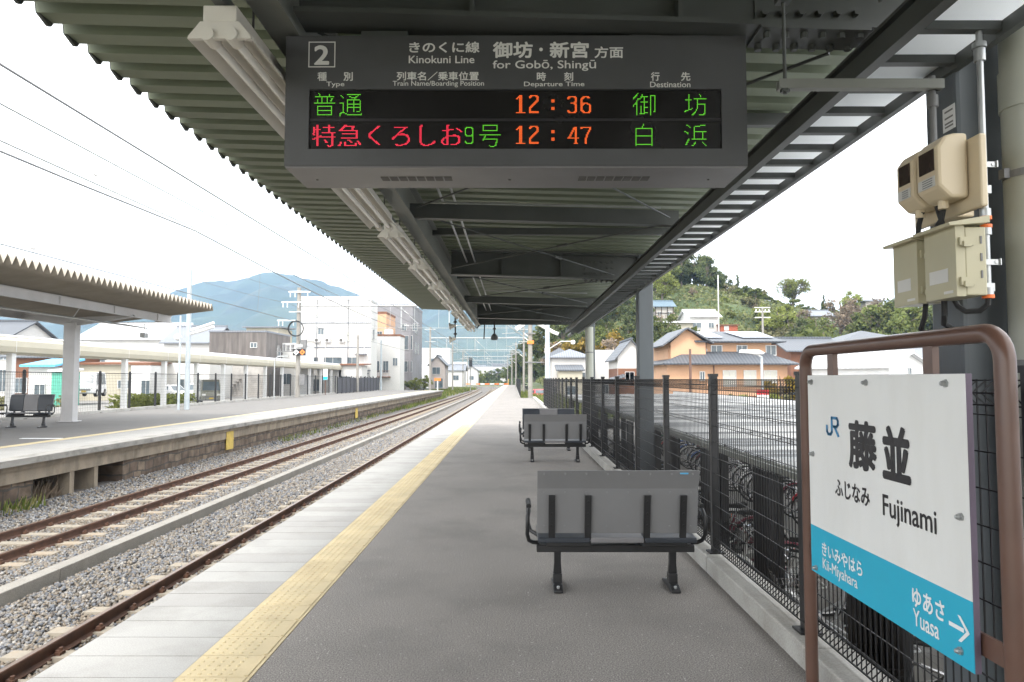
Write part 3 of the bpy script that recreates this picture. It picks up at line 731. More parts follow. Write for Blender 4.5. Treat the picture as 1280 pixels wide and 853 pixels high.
LED = {
    '普': [0, 131072, 65664, 65664, 2097144, 16896, 16944, 279072, 279136, 279040, 4194300, 0, 0, 524256, 262176, 262176, 262176, 524256, 262176, 262176, 262176, 524256, 0, 0],
    '通': [0, 0, 32764, 1048592, 530528, 264128, 128, 32760, 16644, 16644, 3948804, 294908, 278788, 278788, 294908, 278788, 278788, 278788, 278840, 1966080, 3244034, 2129918, 2097152, 0],
    '特': [0, 0, 262272, 262272, 2367480, 2359424, 4128896, 2359424, 2359424, 2375676, 4456464, 2359312, 294928, 507900, 1835024, 6553616, 264208, 263184, 263696, 262160, 262160, 262448, 192, 0],
    '急': [0, 0, 98304, 261888, 393984, 786944, 1573376, 4194272, 32, 32, 524256, 32, 32, 32, 1048544, 0, 12288, 2064, 1115144, 1114188, 2162756, 6422464, 0, 0],
    'く': [0, 0, 0, 768, 1536, 3072, 4096, 8192, 49152, 98304, 196608, 131072, 131072, 196608, 98304, 16384, 8192, 6144, 3072, 1536, 256, 0, 0, 0],
    'ろ': [0, 0, 0, 0, 262080, 256, 512, 3072, 6144, 8192, 19968, 64448, 65632, 393248, 786448, 524304, 16, 48, 32, 192, 100224, 63488, 0, 0],
    'し': [0, 0, 65536, 196608, 131072, 131072, 131072, 131072, 131072, 131072, 131072, 131072, 131072, 131072, 131072, 131072, 131072, 131088, 131120, 65632, 115584, 31744, 0, 0],
    'お': [0, 0, 49152, 32768, 32768, 32832, 64560, 1032200, 32772, 32768, 32768, 33536, 64992, 98352, 426000, 557072, 1605648, 1081360, 1081392, 557152, 495488, 0, 0, 0],
    '号': [0, 0, 524256, 262176, 262176, 262176, 262176, 524256, 0, 0, 0, 4194300, 65536, 196608, 131072, 524256, 262176, 32, 96, 64, 64, 4288, 3840, 0],
    '御': [0, 262144, 540672, 1589372, 3210820, 6328388, 4657220, 266308, 528452, 589380, 1577028, 3674180, 4722756, 4755524, 564804, 561220, 561220, 561220, 561228, 564800, 651328, 524352, 0, 0],
    '坊': [0, 0, 262400, 262272, 262272, 262144, 278524, 4129792, 263168, 263168, 263168, 264184, 263176, 263176, 263176, 295944, 460808, 3672072, 6295560, 12296, 24600, 49648, 0, 0],
    '白': [0, 4096, 4096, 8192, 8192, 1048560, 524304, 524304, 524304, 524304, 524304, 524304, 1048560, 524304, 524304, 524304, 524304, 524304, 524304, 524304, 1048560, 524304, 0, 0],
    '浜': [0, 0, 1573112, 270080, 139264, 8192, 8192, 8192, 6307836, 1581088, 532512, 8224, 8224, 8224, 8224, 327676, 786432, 524288, 1576992, 1060880, 3153928, 49156, 0, 0],
    '1': [0, 0, 0, 192, 448, 704, 1216, 192, 192, 192, 192, 192, 192, 192, 192, 192, 192, 192, 192, 2040, 0, 0, 0, 0],
    '2': [0, 0, 0, 1008, 1560, 1032, 8, 8, 24, 48, 96, 192, 384, 768, 1536, 1024, 1024, 1024, 2040, 2040, 0, 0, 0, 0],
    '3': [0, 0, 0, 0, 1008, 1560, 1032, 8, 8, 24, 240, 24, 8, 8, 8, 8, 8, 1032, 1560, 1008, 0, 0, 0, 0],
    '6': [0, 0, 0, 0, 496, 792, 1536, 1024, 1024, 1024, 1504, 1816, 1540, 1028, 1028, 1028, 1028, 1540, 780, 504, 0, 0, 0, 0],
    '4': [0, 0, 0, 0, 24, 40, 40, 72, 72, 136, 136, 264, 264, 520, 2046, 8, 8, 8, 8, 28, 0, 0, 0, 0],
    '7': [0, 0, 0, 0, 2044, 1028, 4, 8, 8, 16, 16, 32, 32, 32, 64, 64, 64, 64, 64, 64, 0, 0, 0, 0],
    '9': [0, 0, 0, 0, 1008, 1560, 1032, 1032, 1032, 1032, 1032, 1560, 1016, 8, 8, 8, 8, 1032, 1560, 1008, 0, 0, 0, 0],
    ':': [0, 0, 0, 0, 0, 0, 0, 192, 192, 192, 0, 0, 0, 0, 192, 192, 192, 0, 0, 0, 0, 0, 0, 0],
}
def led(chars, py, px0, m, step=32.0, bold=False):
    """round dots of a lit dot matrix; chars = list of (glyph, left edge in the row)"""
    b = MB(); d = 32.0 / 24
    for g, px in chars:
        rows = LED[g]; w = 24 if len(rows) == 24 and g not in DIG else 12
        for j, r in enumerate(rows):
            for i in range(w):
                on = (r >> (w - 1 - i)) & 1
                if bold and not on and i > 0: on = (r >> (w - i)) & 1
                if on:
                    x, z = bx(px + (i + .5) * d, py + (j + .5) * d)
                    rr = .0021
                    b.add([(x + rr * math.cos(t * math.pi / 3), BY + .0105, z + rr * math.sin(t * math.pi / 3)) for t in range(6)], [(0, 1, 2, 3, 4, 5)])
    return b.obj('led_text', m, db)
R1, R2 = 114.0, 152.5
led([('普', 389), ('通', 421)], R1, 0, M['lgreen'])
led([('特', 388), ('急', 420), ('く', 452), ('ろ', 484), ('し', 516), ('お', 547)], R2, 0, M['lred'], bold=True)
led([('9', 579.5), ('号', 596.5)], R2, 0, M['lgreen'])
led([('1', 643.5), ('2', 660), (':', 684), ('3', 708), ('6', 724.5)], R1, 0, M['lorange'], bold=True)
led([('1', 643.5), ('2', 660), (':', 684), ('4', 708), ('7', 724.5)], R2, 0, M['lorange'], bold=True)
led([('御', 790.5), ('坊', 854.5)], R1, 0, M['lgreen'])
led([('白', 789.5), ('浜', 854.5)], R2, 0, M['lgreen'])
# ------------------------------------------------------------------ meters, boxes and pipes on the nearest column
mb = thing('mounting_board', 'beige mounting board fixed to the nearest column behind the two meters', 'mounting board', (1.855, 3.1, 2.41))
b = MB(); b.box(-.03, 0, -.355, .11, -.135, .155); b.box(0, .11, -.10, .10, -.12, .1)
b.obj('panel', M['beige'], mb, bevel=.008)
def meter(y, w, z0, z1, label):
    t = thing('electricity_meter', label, 'electricity meter', (1.823, y, z0), 0, 'electricity meters on the nearest column')
    h = z1 - z0
    b = MB()
    b.prism([(0, 0), (-.075, .0), (-.125, .05), (-.125, h - .055), (-.095, h - .012), (-.05, h), (0, h)], lambda u, v, t: (u, t, v), 0, w)
    b.obj('case', M['beige'], t, bevel=.014)
    b = MB(); b.box(-.1285, -.124, .022, w - .03, h * .44, h - .06); b.obj('window', M['meterglass'], t)
    b = MB(); b.box(-.1275, -.1245, .02, w - .02, h * .20, h * .36); b.use(1)
    for q in (.22, .255, .29, .325): b.box(-.128, -.1274, .035, w - .05, h * q, h * q + .004)
    b.obj('label_plate', [M['boxlabel'], M['cable']], t)
    b = MB(); b.cyl((-.06, w * .5, -.03), (-.06, w * .5, .004), .02, n=10); b.obj('lower_cap', M['beige'], t)
    return t
M['boxlabel'] = mat('pale_label', (.58, .57, .54), .5, var=.05)
meter(2.81, .155, 2.325, 2.59, 'beige electricity meter with dark window, the nearer of the pair on the column')
meter(2.985, .135, 2.325, 2.585, 'beige electricity meter with dark window, behind its twin on the column')
def cabinet(y, w, z0, z1, label):
    t = thing('switch_box', label, 'switch box', (1.845, y, z0), 0, 'plastic switch boxes on the nearest column')
    h = z1 - z0
    b = MB(); b.box(-.085, 0, 0, w, 0, h); b.obj('case', M['box'], t, bevel=.006)
    b = MB(); b.box(-.122, -.0855, -.002, w + .002, -.004, h + .004); b.use(1).box(-.1235, -.1215, .05, w - .03, h * .22, h * .42); b.box(-.1235, -.1215, .02, .08, h * .045, h * .085)
    d = b.obj('lid', [M['box'], M['boxlabel']], t, bevel=.006)
    for q in (.2, .78):
        b = MB(); b.box(-.11, -.055, -.014, -.001, h * q - .016, h * q + .016); b.box(-.10, -.07, -.022, -.0135, h * q - .022, h * q + .0); b.obj('latch', M['box'], d)
    for q in (.25, .5, .75):
        b = MB(); b.box(-.025, -.018, -.003, .001, h * q, h * q + .03); b.obj('hinge_mark', M['cable'], t)
    b = MB(); b.prism([(.0, h + .012), (-.155, h + .0), (-.16, h + .012), (0, h + .04)], lambda u, v, q: (u, q, v), -.025, w + .02); b.obj('rain_hood', M['box'], t)
    return t
cabinet(2.755, .205, 1.925, 2.195, 'olive beige switch box with two latches, the nearer one under the meters')
cabinet(3.02, .185, 1.925, 2.19, 'olive beige switch box under the meters, half hidden behind its twin')
def pipe_run(label, pts, r, m, fittings=(), name='conduit_pipe', n=12):
    t = thing(name, label, 'pipe', pts[0]); o = Vector(pts[0])
    b = MB(); b.tube([Vector(p) - o for p in pts], r, n); b.obj('pipe', m, t, smooth=True)
    for z, rr, hh, mm in fittings:
        b = MB(); b.cyl((0, 0, z - o.z - hh / 2), (0, 0, z - o.z + hh / 2), rr, n=14); b.obj('coupling', mm, t, smooth=True)
    return t
pipe_run('thin steel conduit running up past the meters to the canopy', [(1.875, 2.80, 2.235), (1.875, 2.80, 3.02)], .0125, M['galv'],
         [(2.26, .02, .03, M['galv']), (2.238, .022, .014, M['orange_cap']), (2.9, .021, .05, M['galv']), (2.94, .026, .02, M['galv'])])
pipe_run('short steel conduit between orange caps beside the switch boxes', [(1.875, 2.80, 1.93), (1.875, 2.80, 2.20)], .0125, M['galv'],
         [(1.945, .02, .03, M['galv']), (1.925, .022, .014, M['orange_cap']), (2.185, .02, .03, M['galv']), (2.205, .022, .014, M['orange_cap'])])
pipe_run('dark steel conduit dropping from the strut to the rear of the meters', [(1.80, 3.0, 2.55), (1.80, 3.0, 2.9)], .014, M['cable'], [(2.79, .022, .05, M['cable']), (2.85, .024, .03, M['cable'])])
for z, lb in ((2.45, 'upper white strap clip on the conduit beside the meters'), (2.06, 'lower white strap clip on the conduit beside the switch boxes')):
    t = thing('pipe_clip', lb, 'pipe clip', (1.875, 2.785, z), 0)
    b = MB(); b.box(-.03, .036, -.004, .0, -.011, .011); b.box(.036, .04, -.012, .0, -.013, .013); b.cyl((.024, -.007, 0), (.024, -.0035, 0), .007, n=6); b.obj('strap', M['galv'], t)
    b = MB(); b.box(-.03, .018, .0, .024, -.115, -.083); b.obj('saddle_bracket', M['galv'], t)
def cable(label, pts, r=.011):
    t = thing('loop_cable', label, 'cable', pts[0]); o = Vector(pts[0])
    b = MB(); b.tube([Vector(p) - o for p in pts], r, 8); b.obj('cable', M['rubber'], t, smooth=True)
cable('black cable looping from the upper conduit back to the meter board', [(1.875, 2.80, 2.235), (1.874, 2.80, 2.21), (1.86, 2.81, 2.20), (1.80, 2.86, 2.205), (1.78, 2.92, 2.23), (1.775, 2.95, 2.32)])
cable('black cable hanging below the near meter', [(1.77, 2.90, 2.30), (1.768, 2.91, 2.26), (1.77, 2.96, 2.225), (1.80, 3.0, 2.20)])
cable('pair of black cables dropping from the rear meter to the switch box', [(1.765, 3.04, 2.32), (1.76, 3.06, 2.27), (1.765, 3.08, 2.22), (1.77, 3.07, 2.19)])
cable('black cable curling under the nearer switch box', [(1.875, 2.80, 1.92), (1.874, 2.80, 1.895), (1.86, 2.83, 1.872), (1.85, 2.9, 1.875), (1.85, 2.95, 1.90), (1.84, 2.96, 1.93)])
cable('black cable curving below the rear switch box', [(1.79, 3.08, 1.925), (1.79, 3.09, 1.87), (1.80, 3.14, 1.82), (1.86, 3.2, 1.80), (1.98, 3.2, 1.78)])
cable('black flexible cable with an orange gland under the boxes', [(1.81, 2.98, 1.93), (1.812, 2.985, 1.87), (1.83, 3.02, 1.835), (1.9, 3.08, 1.82)], .012)
t = thing('strut_channel', 'grey steel strut hanging level below the eave ladder near the departure board', 'strut', (1.13, 2.98, 2.835))
b = MB(); b.box(0, .70, -.02, .02, 0, .004); b.box(0, .70, -.02, -.016, .004, .04); b.box(0, .70, .016, .02, .004, .04); b.obj('channel', M['girder'], t)
b = MB(); b.cyl((.03, 0, -.02), (.03, 0, .42), .008, n=8); b.cyl((.03, 0, -.012), (.03, 0, .0), .02, n=6); b.box(-.0, .06, -.025, .025, .38, .45); b.obj('hanger_rod', M['beam'], t)
t = thing('notice_sticker', 'small white printed sticker on the nearest column above the meters', 'sticker', (1.9745, 3.17, 2.78))
b = MB(); b.box(-.0015, 0, -.045, .045, -.055, .055); b.use(1)
for z in (-.04, -.025, .0, .03): b.box(-.002, -.0014, -.03, .03, z, z + .008)
b.obj('sheet', [M['whiteink'], M['cable']], t)
t = thing('downpipe', 'thick grey beige rain pipe standing beside the nearest column', 'downpipe', (2.205, 2.985, -1.2))
b = MB(); b.cyl((0, 0, 0), (0, 0, 4.35), .105, n=28); b.cyl((0, 0, 3.95), (0, 0, 4.12), .112, n=28); b.cyl((0, 0, 1.6), (0, 0, 1.75), .112, n=28); b.obj('pipe', M['pipe'], t, smooth=True)
b = MB()
for z in (4.0 - .35, 1.9, 2.85): b.cyl((0, 0, z), (0, 0, z + .03), .1085, n=28)
b.box(-.13, -.1, -.015, .02, 3.65, 3.69); b.obj('pipe_band', M['cable'], t)
t = thing('downpipe', 'grey beige rain pipe against the third column along the platform', 'downpipe', (2.05, 19.15, -1.2))
b = MB(); b.cyl((0, 0, 0), (0, 0, 4.2), .1, n=16); b.obj('pipe', M['pipe'], t, smooth=True)
b = MB(); b.cyl((0, 0, 3.5), (0, 0, 3.53), .104, n=16); b.cyl((0, 0, 1.5), (0, 0, 1.53), .104, n=16); b.obj('pipe_band', M['cable'], t)

# ------------------------------------------------------------------ station name sign
sg = thing('station_sign', 'white and turquoise station name sign in a brown pipe frame beside the fence', 'station sign', (1.5, 0, 0))
YL, YR, ZT = 3.66, 2.175, 1.745
def bend(y0, z0, a0, r, n=7): return [(0, y0 + r * math.cos(R(a0 - 90 * i / n)), z0 + r * math.sin(R(a0 - 90 * i / n))) for i in range(n + 1)]
r = .09
pts = [(0, YR, .002)] + [(0, YR + r - r * math.cos(t), ZT - r + r * math.sin(t)) for t in np.linspace(0, math.pi / 2, 8)] + \
      [(0, YL - r + r * math.sin(t), ZT - r + r * math.cos(t)) for t in np.linspace(0, math.pi / 2, 8)] + [(0, YL, .002)]
b = MB(); b.tube(pts, .0305, 20); 
for y in (YL, YR): b.cyl((0, y, 0), (0, y, .012), .07, n=20)
b.obj('frame', M['brown'], sg, smooth=True)
B0, B1, BZ0, BZ1 = 3.55, 2.313, .663, 1.618
for y in (3.35, 2.56):
    b = MB(); b.box(-.012, .012, y - .03, y + .03, BZ1 - .1, ZT - .02); b.obj('bracket', M['brown'], sg)
for y0, y1 in ((B0 - .1, YL - .02), (YR + .02, B1 + .1)):
    b = MB(); b.box(-.006, .006, y0, y1, .72, .79); b.obj('bracket', M['brown'], sg)
b = MB(); b.box(-.034, -.013, B1, B0, BZ0, BZ1); bd = b.obj('board', mat('sign_back', (.13, .10, .14), .5), sg, bevel=.002)
ZB = .889
b = MB(); b.box(-.0362, -.0341, B1 + .001, B0 - .001, ZB, BZ1 - .001); b.obj('face', M['signwhite'], sg)
b = MB(); b.box(-.0362, -.0341, B1 + .001, B0 - .001, BZ0 + .001, ZB - .0002); b.obj('route_band', M['teal'], sg)
def stext(body, pxa, pxb, z0, z1, m, bold=.0):
    ya = at(pxa, 600, X=1.464).y; yb = at(pxb, 600, X=1.464).y
    return text(body, 3.55 - ya, 3.55 - yb, z0, z1, (-.0362, 3.55, 0), (0, -1, 0), (0, 0, 1), (-1, 0, 0), m, sg, bold)
stext('藤', 1062, 1097.5, 1.215, 1.425, M['ink'], .034); stext('並', 1104, 1139.5, 1.207, 1.42, M['ink'], .036)
stext('ふじなみ', 1044, 1087, 1.072, 1.152, M['ink'], .022)
stext('Fujinami', 1103, 1169.5, 1.036, 1.146, M['ink'], .012)
stext('きいみやはら', 1026, 1075.5, .768, .832, M['whiteink'], .018); stext('Kii-Miyahara', 1026.5, 1069, .692, .757, M['whiteink'], .008)
stext('ゆあさ', 1136.5, 1176, .772, .842, M['whiteink'], .02); stext('Yuasa', 1137, 1168.5, .703, .764, M['whiteink'], .01)
def sy(px): return at(px, 600, X=1.464).y
b = MB()                                             # the arrow and the blue operator emblem, cut as flat letters
ya, yb = sy(1181), sy(1206.5); zc = .783
def fl_poly(b, poly): b.add([(-.0378, y, z) for y, z in poly], [tuple(range(len(poly)))])
fl_poly(b, [(ya, zc - .007), (yb + .03, zc - .007), (yb + .03, zc + .007), (ya, zc + .007)])
fl_poly(b, [(yb, zc), (yb + .046, zc + .042), (yb + .062, zc + .042), (yb + .018, zc)]); fl_poly(b, [(yb, zc), (yb + .018, zc), (yb + .062, zc - .042), (yb + .046, zc - .042)])
b.obj('lettering', M['whiteink'], sg)
b = MB(); y0, y1 = sy(1034.5), sy(1050.5); w_ = y0 - y1; z0, z1 = 1.338, 1.428; h_ = z1 - z0
def E_(u, v): return (y0 - u * w_, z0 + v * h_)
def stroke(b, pts, wd):
    for p, q in zip(pts[:-1], pts[1:]):
        p = np.array(p); q = np.array(q); d = q - p; d = d / np.hypot(*d); n = np.array([-d[1], d[0]]) * wd / 2; e = d * wd * .3
        fl_poly(b, [E_(*(p - e + n)), E_(*(q + e + n)), E_(*(q + e - n)), E_(*(p - e - n))])
stroke(b, [(.07, .5), (.07, .22), (.16, .08), (.36, .08), (.46, .22), (.46, .93), (.86, .93), (.93, .8), (.93, .62), (.84, .5), (.6, .5)], .15)
stroke(b, [(.66, .5), (.95, .05)], .15)
b.obj('emblem', M['jr'], sg)
for u, z in ((.05, 1.585), (.59, 1.585), (1.135, 1.585), (.05, 1.235), (1.195, 1.15), (.06, .69), (1.17, .712)):
    b = MB(); y = 3.55 - u; b.cyl((-.036, y, z), (-.043, y, z), .014, n=6); b.lathe([(0.009, 0), (.009, .008), (.006, .014), (0, .016)], n=10)
    k = len(b.v) - 40
    b.v[k:] = [(-.043 - vz, y + vx, z + vy) for vx, vy, vz in b.v[k:]]
    b.obj('bolt', M['galv'], sg)

# ------------------------------------------------------------------ benches
def make_bench(label, loc, rz, group):
    t = thing('platform_bench', label, 'bench', loc, rz, group)
    for x0, x1 in ((-.595, -.205), (-.2, .2), (.205, .595)):
        m = M['benchlight'] if x0 == -.2 else M['benchdark']
        b = MB()
        b.prism([(.0, .415), (.40, .435), (.445, .42), (.445, .40), (.40, .39), (.0, .375)], lambda u, v, q: (q, u, v), x0, x1); b.obj('seat', m, t, bevel=.012)
        b = MB()
        b.prism([(.045, .46), (.005, .78), (-.055, .90), (-.035, .92), (.02, .90), (.055, .79), (.09, .46)], lambda u, v, q: (q, u, v), x0, x1)
        b.obj('back_cushion', m, t, bevel=.012)
    b = MB()
    b.prism([(.04, .445), (-.012, .79), (-.070, .925), (-.088, .925), (-.030, .785), (.02, .445)], lambda u, v, q: (q, u, v), -.60, .60)
    bk = b.obj('back_panel', M['benchgrey'], t, bevel=.004)
    b = MB()
    for x in np.linspace(-.55, .55, 8):
        for z, yy in ((.90, -.0785), (.50, .0115), (.755, -.0265)): b.cyl((x, yy + .01, z), (x, yy - .004, z), .008, n=8)
    b.obj('screw', M['benchgrey'], bk)
    for x in (-.49, -.22, .22, .49):
        b = MB(); b.bar((x, -.036, .735), (x, .017, .40), .048, .018, (0, -1, .15)); b.bar((x, .016, .405), (x, .12, .37), .048, .02)
        b.use(1)
        for z in (.69, .60, .51): yy = -.036 + (.735 - z) / .335 * .053; b.cyl((x, yy, z), (x, yy - .015, z - .002), .009, n=8)
        b.obj('back_strap', [M['black'], M['rubber']], t)
    b = MB(); b.box(-.60, .60, .10, .20, .285, .34); b.box(-.53, -.19, .04, .24, .341, .376); b.box(.19, .53, .04, .24, .341, .376)
    b.obj('beam', M['black'], t, bevel=.006)
    for x in (-.44, .44):
        b = MB(); b.prism([(-.034, .10), (.034, .10), (.026, .20), (.026, .29), (-.026, .29), (-.026, .20)], lambda u, v, q: (x + u, q + (.20 - v) * .1, v), .125, .175)
        b.box(x - .034, x + .034, .12, .20, .01, .12)
        lg = b.obj('leg', M['black'], t, bevel=.006)
        b = MB(); b.prism([(-.12, .0), (.24, .0), (.24, .02), (.1, .05), (-.06, .05), (-.12, .02)], lambda u, v, q: (x + q, .14 + u, v), -.035, .035)
        b.use(1).cyl((x, .05, .02), (x, .05, .05), .014, n=6).cyl((x, .33, .02), (x, .33, .036), .014, n=6)
        b.obj('foot', [M['black'], M['galv']], lg, bevel=.008)
    for s in (-1, 1):
        x = s * .66
        b = MB(); b.tube([(s * .58, .14, .35), (x - s * .03, .13, .355), (x, .11, .375), (x + s * .012, .06, .43), (x + s * .01, .05, .56), (x, .08, .60), (x, .12, .615), (x, .36, .615), (x, .40, .59), (x, .40, .45), (x - s * .02, .38, .39), (s * .58, .30, .37)], .0155, 10)
        b.obj('armrest', M['black'], t, smooth=True)
        b = MB(); b.tube([(x, .10, .632), (x, .37, .632)], .02, 8); b.obj('arm_pad', M['rubber'], t, smooth=True)
    return t
gb = 'benches on the near platform'
bench = make_bench('grey backed metal bench nearest on the platform, facing away along the fence', (.775, 5.38, 0), 0, gb)
b = MB(); b.box(.455, .515, -.0845, -.0795, .898, .909); b.obj('sticker', M['bluesheet'], bench)
b2 = dup(bench, (.80, 13.75, 0), 0, 'grey backed bench standing farther along the platform, second from the departure board')
for c in [c for c in b2.children if c.name.startswith('sticker')]: bpy.data.objects.remove(c)
b3 = dup(b2, (.80, 16.35, 0), math.pi, 'bench with dark cushions facing the camera, mostly hidden behind the second bench')
go = 'benches on the opposite platform'
dup(b2, (-16.05, 23.75, 0), math.pi, 'dark cushioned bench beside the white column on the opposite platform', 1.18, go)
dup(b2, (-17.75, 23.5, 0), math.pi, 'dark cushioned bench cut off at the edge of the opposite platform', 1.18, go)

# ------------------------------------------------------------------ mesh fence along the near platform
def mesh_fence(x, ypost, z0, z1, label, dense=None):
    t = thing('mesh_fence', label, 'fence', (x, ypost[0], 0))
    oy = ypost[0]
    b = MB(); h = z1 - z0
    b.box(-.03, .03, -.03, .03, z0 - .0, z1 + .02); b.box(-.036, .036, -.036, .036, z1 + .02, z1 + .045)
    b.box(-.065, .065, -.065, .065, z0, z0 + .012)
    pm = b.mesh('post', M['black'])
    for y in ypost: o = link('post', pm, t); o.location = (0, y - oy, 0)
    def panel(L, sp):
        b = MB(); w = .0024
        for i in range(1, int(L / sp)):
            yy = i * sp; b.box(-w, w, yy - w, yy + w, z0 + .03, z1 - .0)
        nh = int((h - .2) / .135)
        hs = [z0 + .13 + i * .135 for i in range(nh + 1)]
        for z in hs: b.box(-w - .0045, -w + .0005, .02, L - .02, z - .0024, z + .0024)
        for zc in (z1 - .05, z0 + .075):              # folded triangular stiffeners
            for dz, dx in ((.045, 0), (-.045, 0), (.0, -.05)): b.box(dx - .0028, dx + .0028, .02, L - .02, zc + dz - .0028, zc + dz + .0028)
            for i in range(1, int(L / sp)):
                yy = i * sp; b.bar((0, yy, zc + .045), (-.05, yy, zc), .0045, .0045); b.bar((-.05, yy, zc), (0, yy, zc - .045), .0045, .0045)
        return b.mesh('mesh_panel', M['wire'])
    cache = {}
    for ya, yb in zip(ypost[:-1], ypost[1:]):
        L = round(yb - ya, 3); sp = .05 if ya < 16 else .1
        if (L, sp) not in cache: cache[(L, sp)] = panel(L, sp)
        o = link('mesh_panel', cache[(L, sp)], t); o.location = (0, ya - oy, 0)
    return t
mesh_fence(1.72, [round(.45 + 1.9 * i, 3) for i in range(22)], .125, 1.60, 'black welded mesh fence on the kerb between the platform and the bicycle shed')
mesh_fence(.57, [60 + 4 * i for i in range(26)], .1, 1.55, 'black fence along the narrow far end of the near platform')

# ------------------------------------------------------------------ bicycle shed
M['shedroof2'] = mat('shed_roof_reflection_band', (.15, .158, .163), .3, var=.2, scale=1.0, coords='World', stretch=(.35, 1.6, 1))  # darker bands among the pale ones: streaky sky reflection painted as sheet colour
_t = M['shedroof'].node_tree; _tr = _t.nodes.new('ShaderNodeBsdfTranslucent'); _tr.inputs[0].default_value = (.8, .8, .78, 1)
_mx = _t.nodes.new('ShaderNodeMixShader'); _mx.inputs[0].default_value = .35
_t.links.new(_t.nodes['Principled BSDF'].outputs[0], _mx.inputs[1]); _t.links.new(_tr.outputs[0], _mx.inputs[2]); _t.links.new(_mx.outputs[0], _t.nodes['Material Output'].inputs[0])
GZ = -1.2
sh = thing('bicycle_shed', 'low open bicycle shed with a pale ribbed roof behind the mesh fence', 'bicycle shed', (2.4, 0, GZ))
b = MB()
Y0, Y1 = -3, 34
n = int((Y1 - Y0) / .36)
for k in range(n):
    y = Y0 + k * .36; b.use(random.choice((0, 0, 1)))
    b.add([(0, y, 2.04), (5.3, y, 2.08), (5.3, y + .31, 2.08), (0, y + .31, 2.04)], [(0, 1, 2, 3)])
    b.add([(0, y + .31, 2.04), (0, y + .325, 2.065), (0, y + .345, 2.065), (0, y + .36, 2.04), (5.3, y + .31, 2.08), (5.3, y + .325, 2.105), (5.3, y + .345, 2.105), (5.3, y + .36, 2.08)], [(0, 4, 5, 1), (1, 5, 6, 2), (2, 6, 7, 3)])
for x in (.9, 1.95, 3.0, 4.05): b.use(2).box(x - .012, x + .012, Y0, Y1, 2.075 + x * .0075, 2.09 + x * .0075)
b.obj('roof', [M['shedroof'], M['shedroof2'], M['cable']], sh)
b = MB(); b.prism([(-.10, 1.98), (.0, 1.98), (.0, 2.03), (-.012, 2.03), (-.012, 1.99), (-.09, 1.99), (-.10, 2.035), (-.11, 2.035)], lambda u, v, q: (u, q, v), Y0, Y1)
b.box(.0, .06, Y0, Y1, 1.94, 2.02)
b.obj('gutter', M['girder'], sh)
b = MB(); b.box(5.2, 5.32, Y0, Y1, 2.0, 2.2); b.obj('parapet', M['white'], sh)
for y in np.arange(.86, 34, 4.1):
    for x in (.25, 4.9):
        b = MB(); b.box(x - .05, x + .05, y - .05, y + .05, 0, 2.02); b.obj('post', M['black'], sh)
    b = MB(); b.box(.06, 5.2, y - .04, y + .04, 1.88, 2.02); b.obj('rafter', M['girder'], sh)
for y in np.arange(.86, 33, 2.05):
    b = MB(); b.box(.07, .09, y - .38, y + .38, .02, 1.9)
    for k in range(10): b.box(.055, .0695, y - .375 + k * .078, y - .375 + k * .078 + .05, .02, 1.9)
    b.obj('slat_screen', M['black'], sh)
t = thing('banner', 'blue and orange banner hanging inside the bicycle shed', 'banner', (4.6, 8.9, .0))
b = MB(); b.box(-.6, .6, -.01, .01, -.62, .0); b.use(1).box(-.6, .6, -.01, .01, -.9, -.621); b.use(2).box(-.5, .5, -.0125, -.01, -.4, -.3); b.obj('cloth', [M['bluesheet'], M['orange'], M['whiteink']], t)

# bicycles
M['bikecols'] = {}
bc = {'black': (.02, .02, .022), 'red': (.42, .02, .03), 'silver': (.45, .46, .47), 'blue': (.05, .12, .34), 'white': (.66, .66, .64), 'maroon': (.16, .02, .04), 'green': (.04, .16, .09)}
for k, c in bc.items(): M['bikecols'][k] = mat('bicycle_' + k, c, .3, metal=.2, var=.05)
M['chrome'] = mat('bright_metal', (.6, .6, .6), .22, metal=.9, var=.05)
M['reflector'] = mat('orange_reflector', (.9, .16, .02), .3)
def wheel_mesh():
    b = MB(); c = [(.33 * math.cos(t), 0, .33 * math.sin(t)) for t in np.linspace(0, 2 * math.pi, 28, endpoint=False)]
    b.tube(c, .018, 6, closed=True); b.use(1); c = [(.305 * math.cos(t), 0, .305 * math.sin(t)) for t in np.linspace(0, 2 * math.pi, 28, endpoint=False)]
    b.tube(c, .010, 5, closed=True); b.cyl((0, -.035, 0), (0, .035, 0), .02, n=8)
    for i in range(18):
        t = i * math.pi / 9; s = .02 if i % 2 else -.02
        b.bar((.012 * math.cos(t + .8), s, .012 * math.sin(t + .8)), (.305 * math.cos(t), 0, .305 * math.sin(t)), .0028, .0028, (0, 1, 0))
    return b.mesh('wheel', [M['rubber'], M['chrome']])
WM = wheel_mesh()
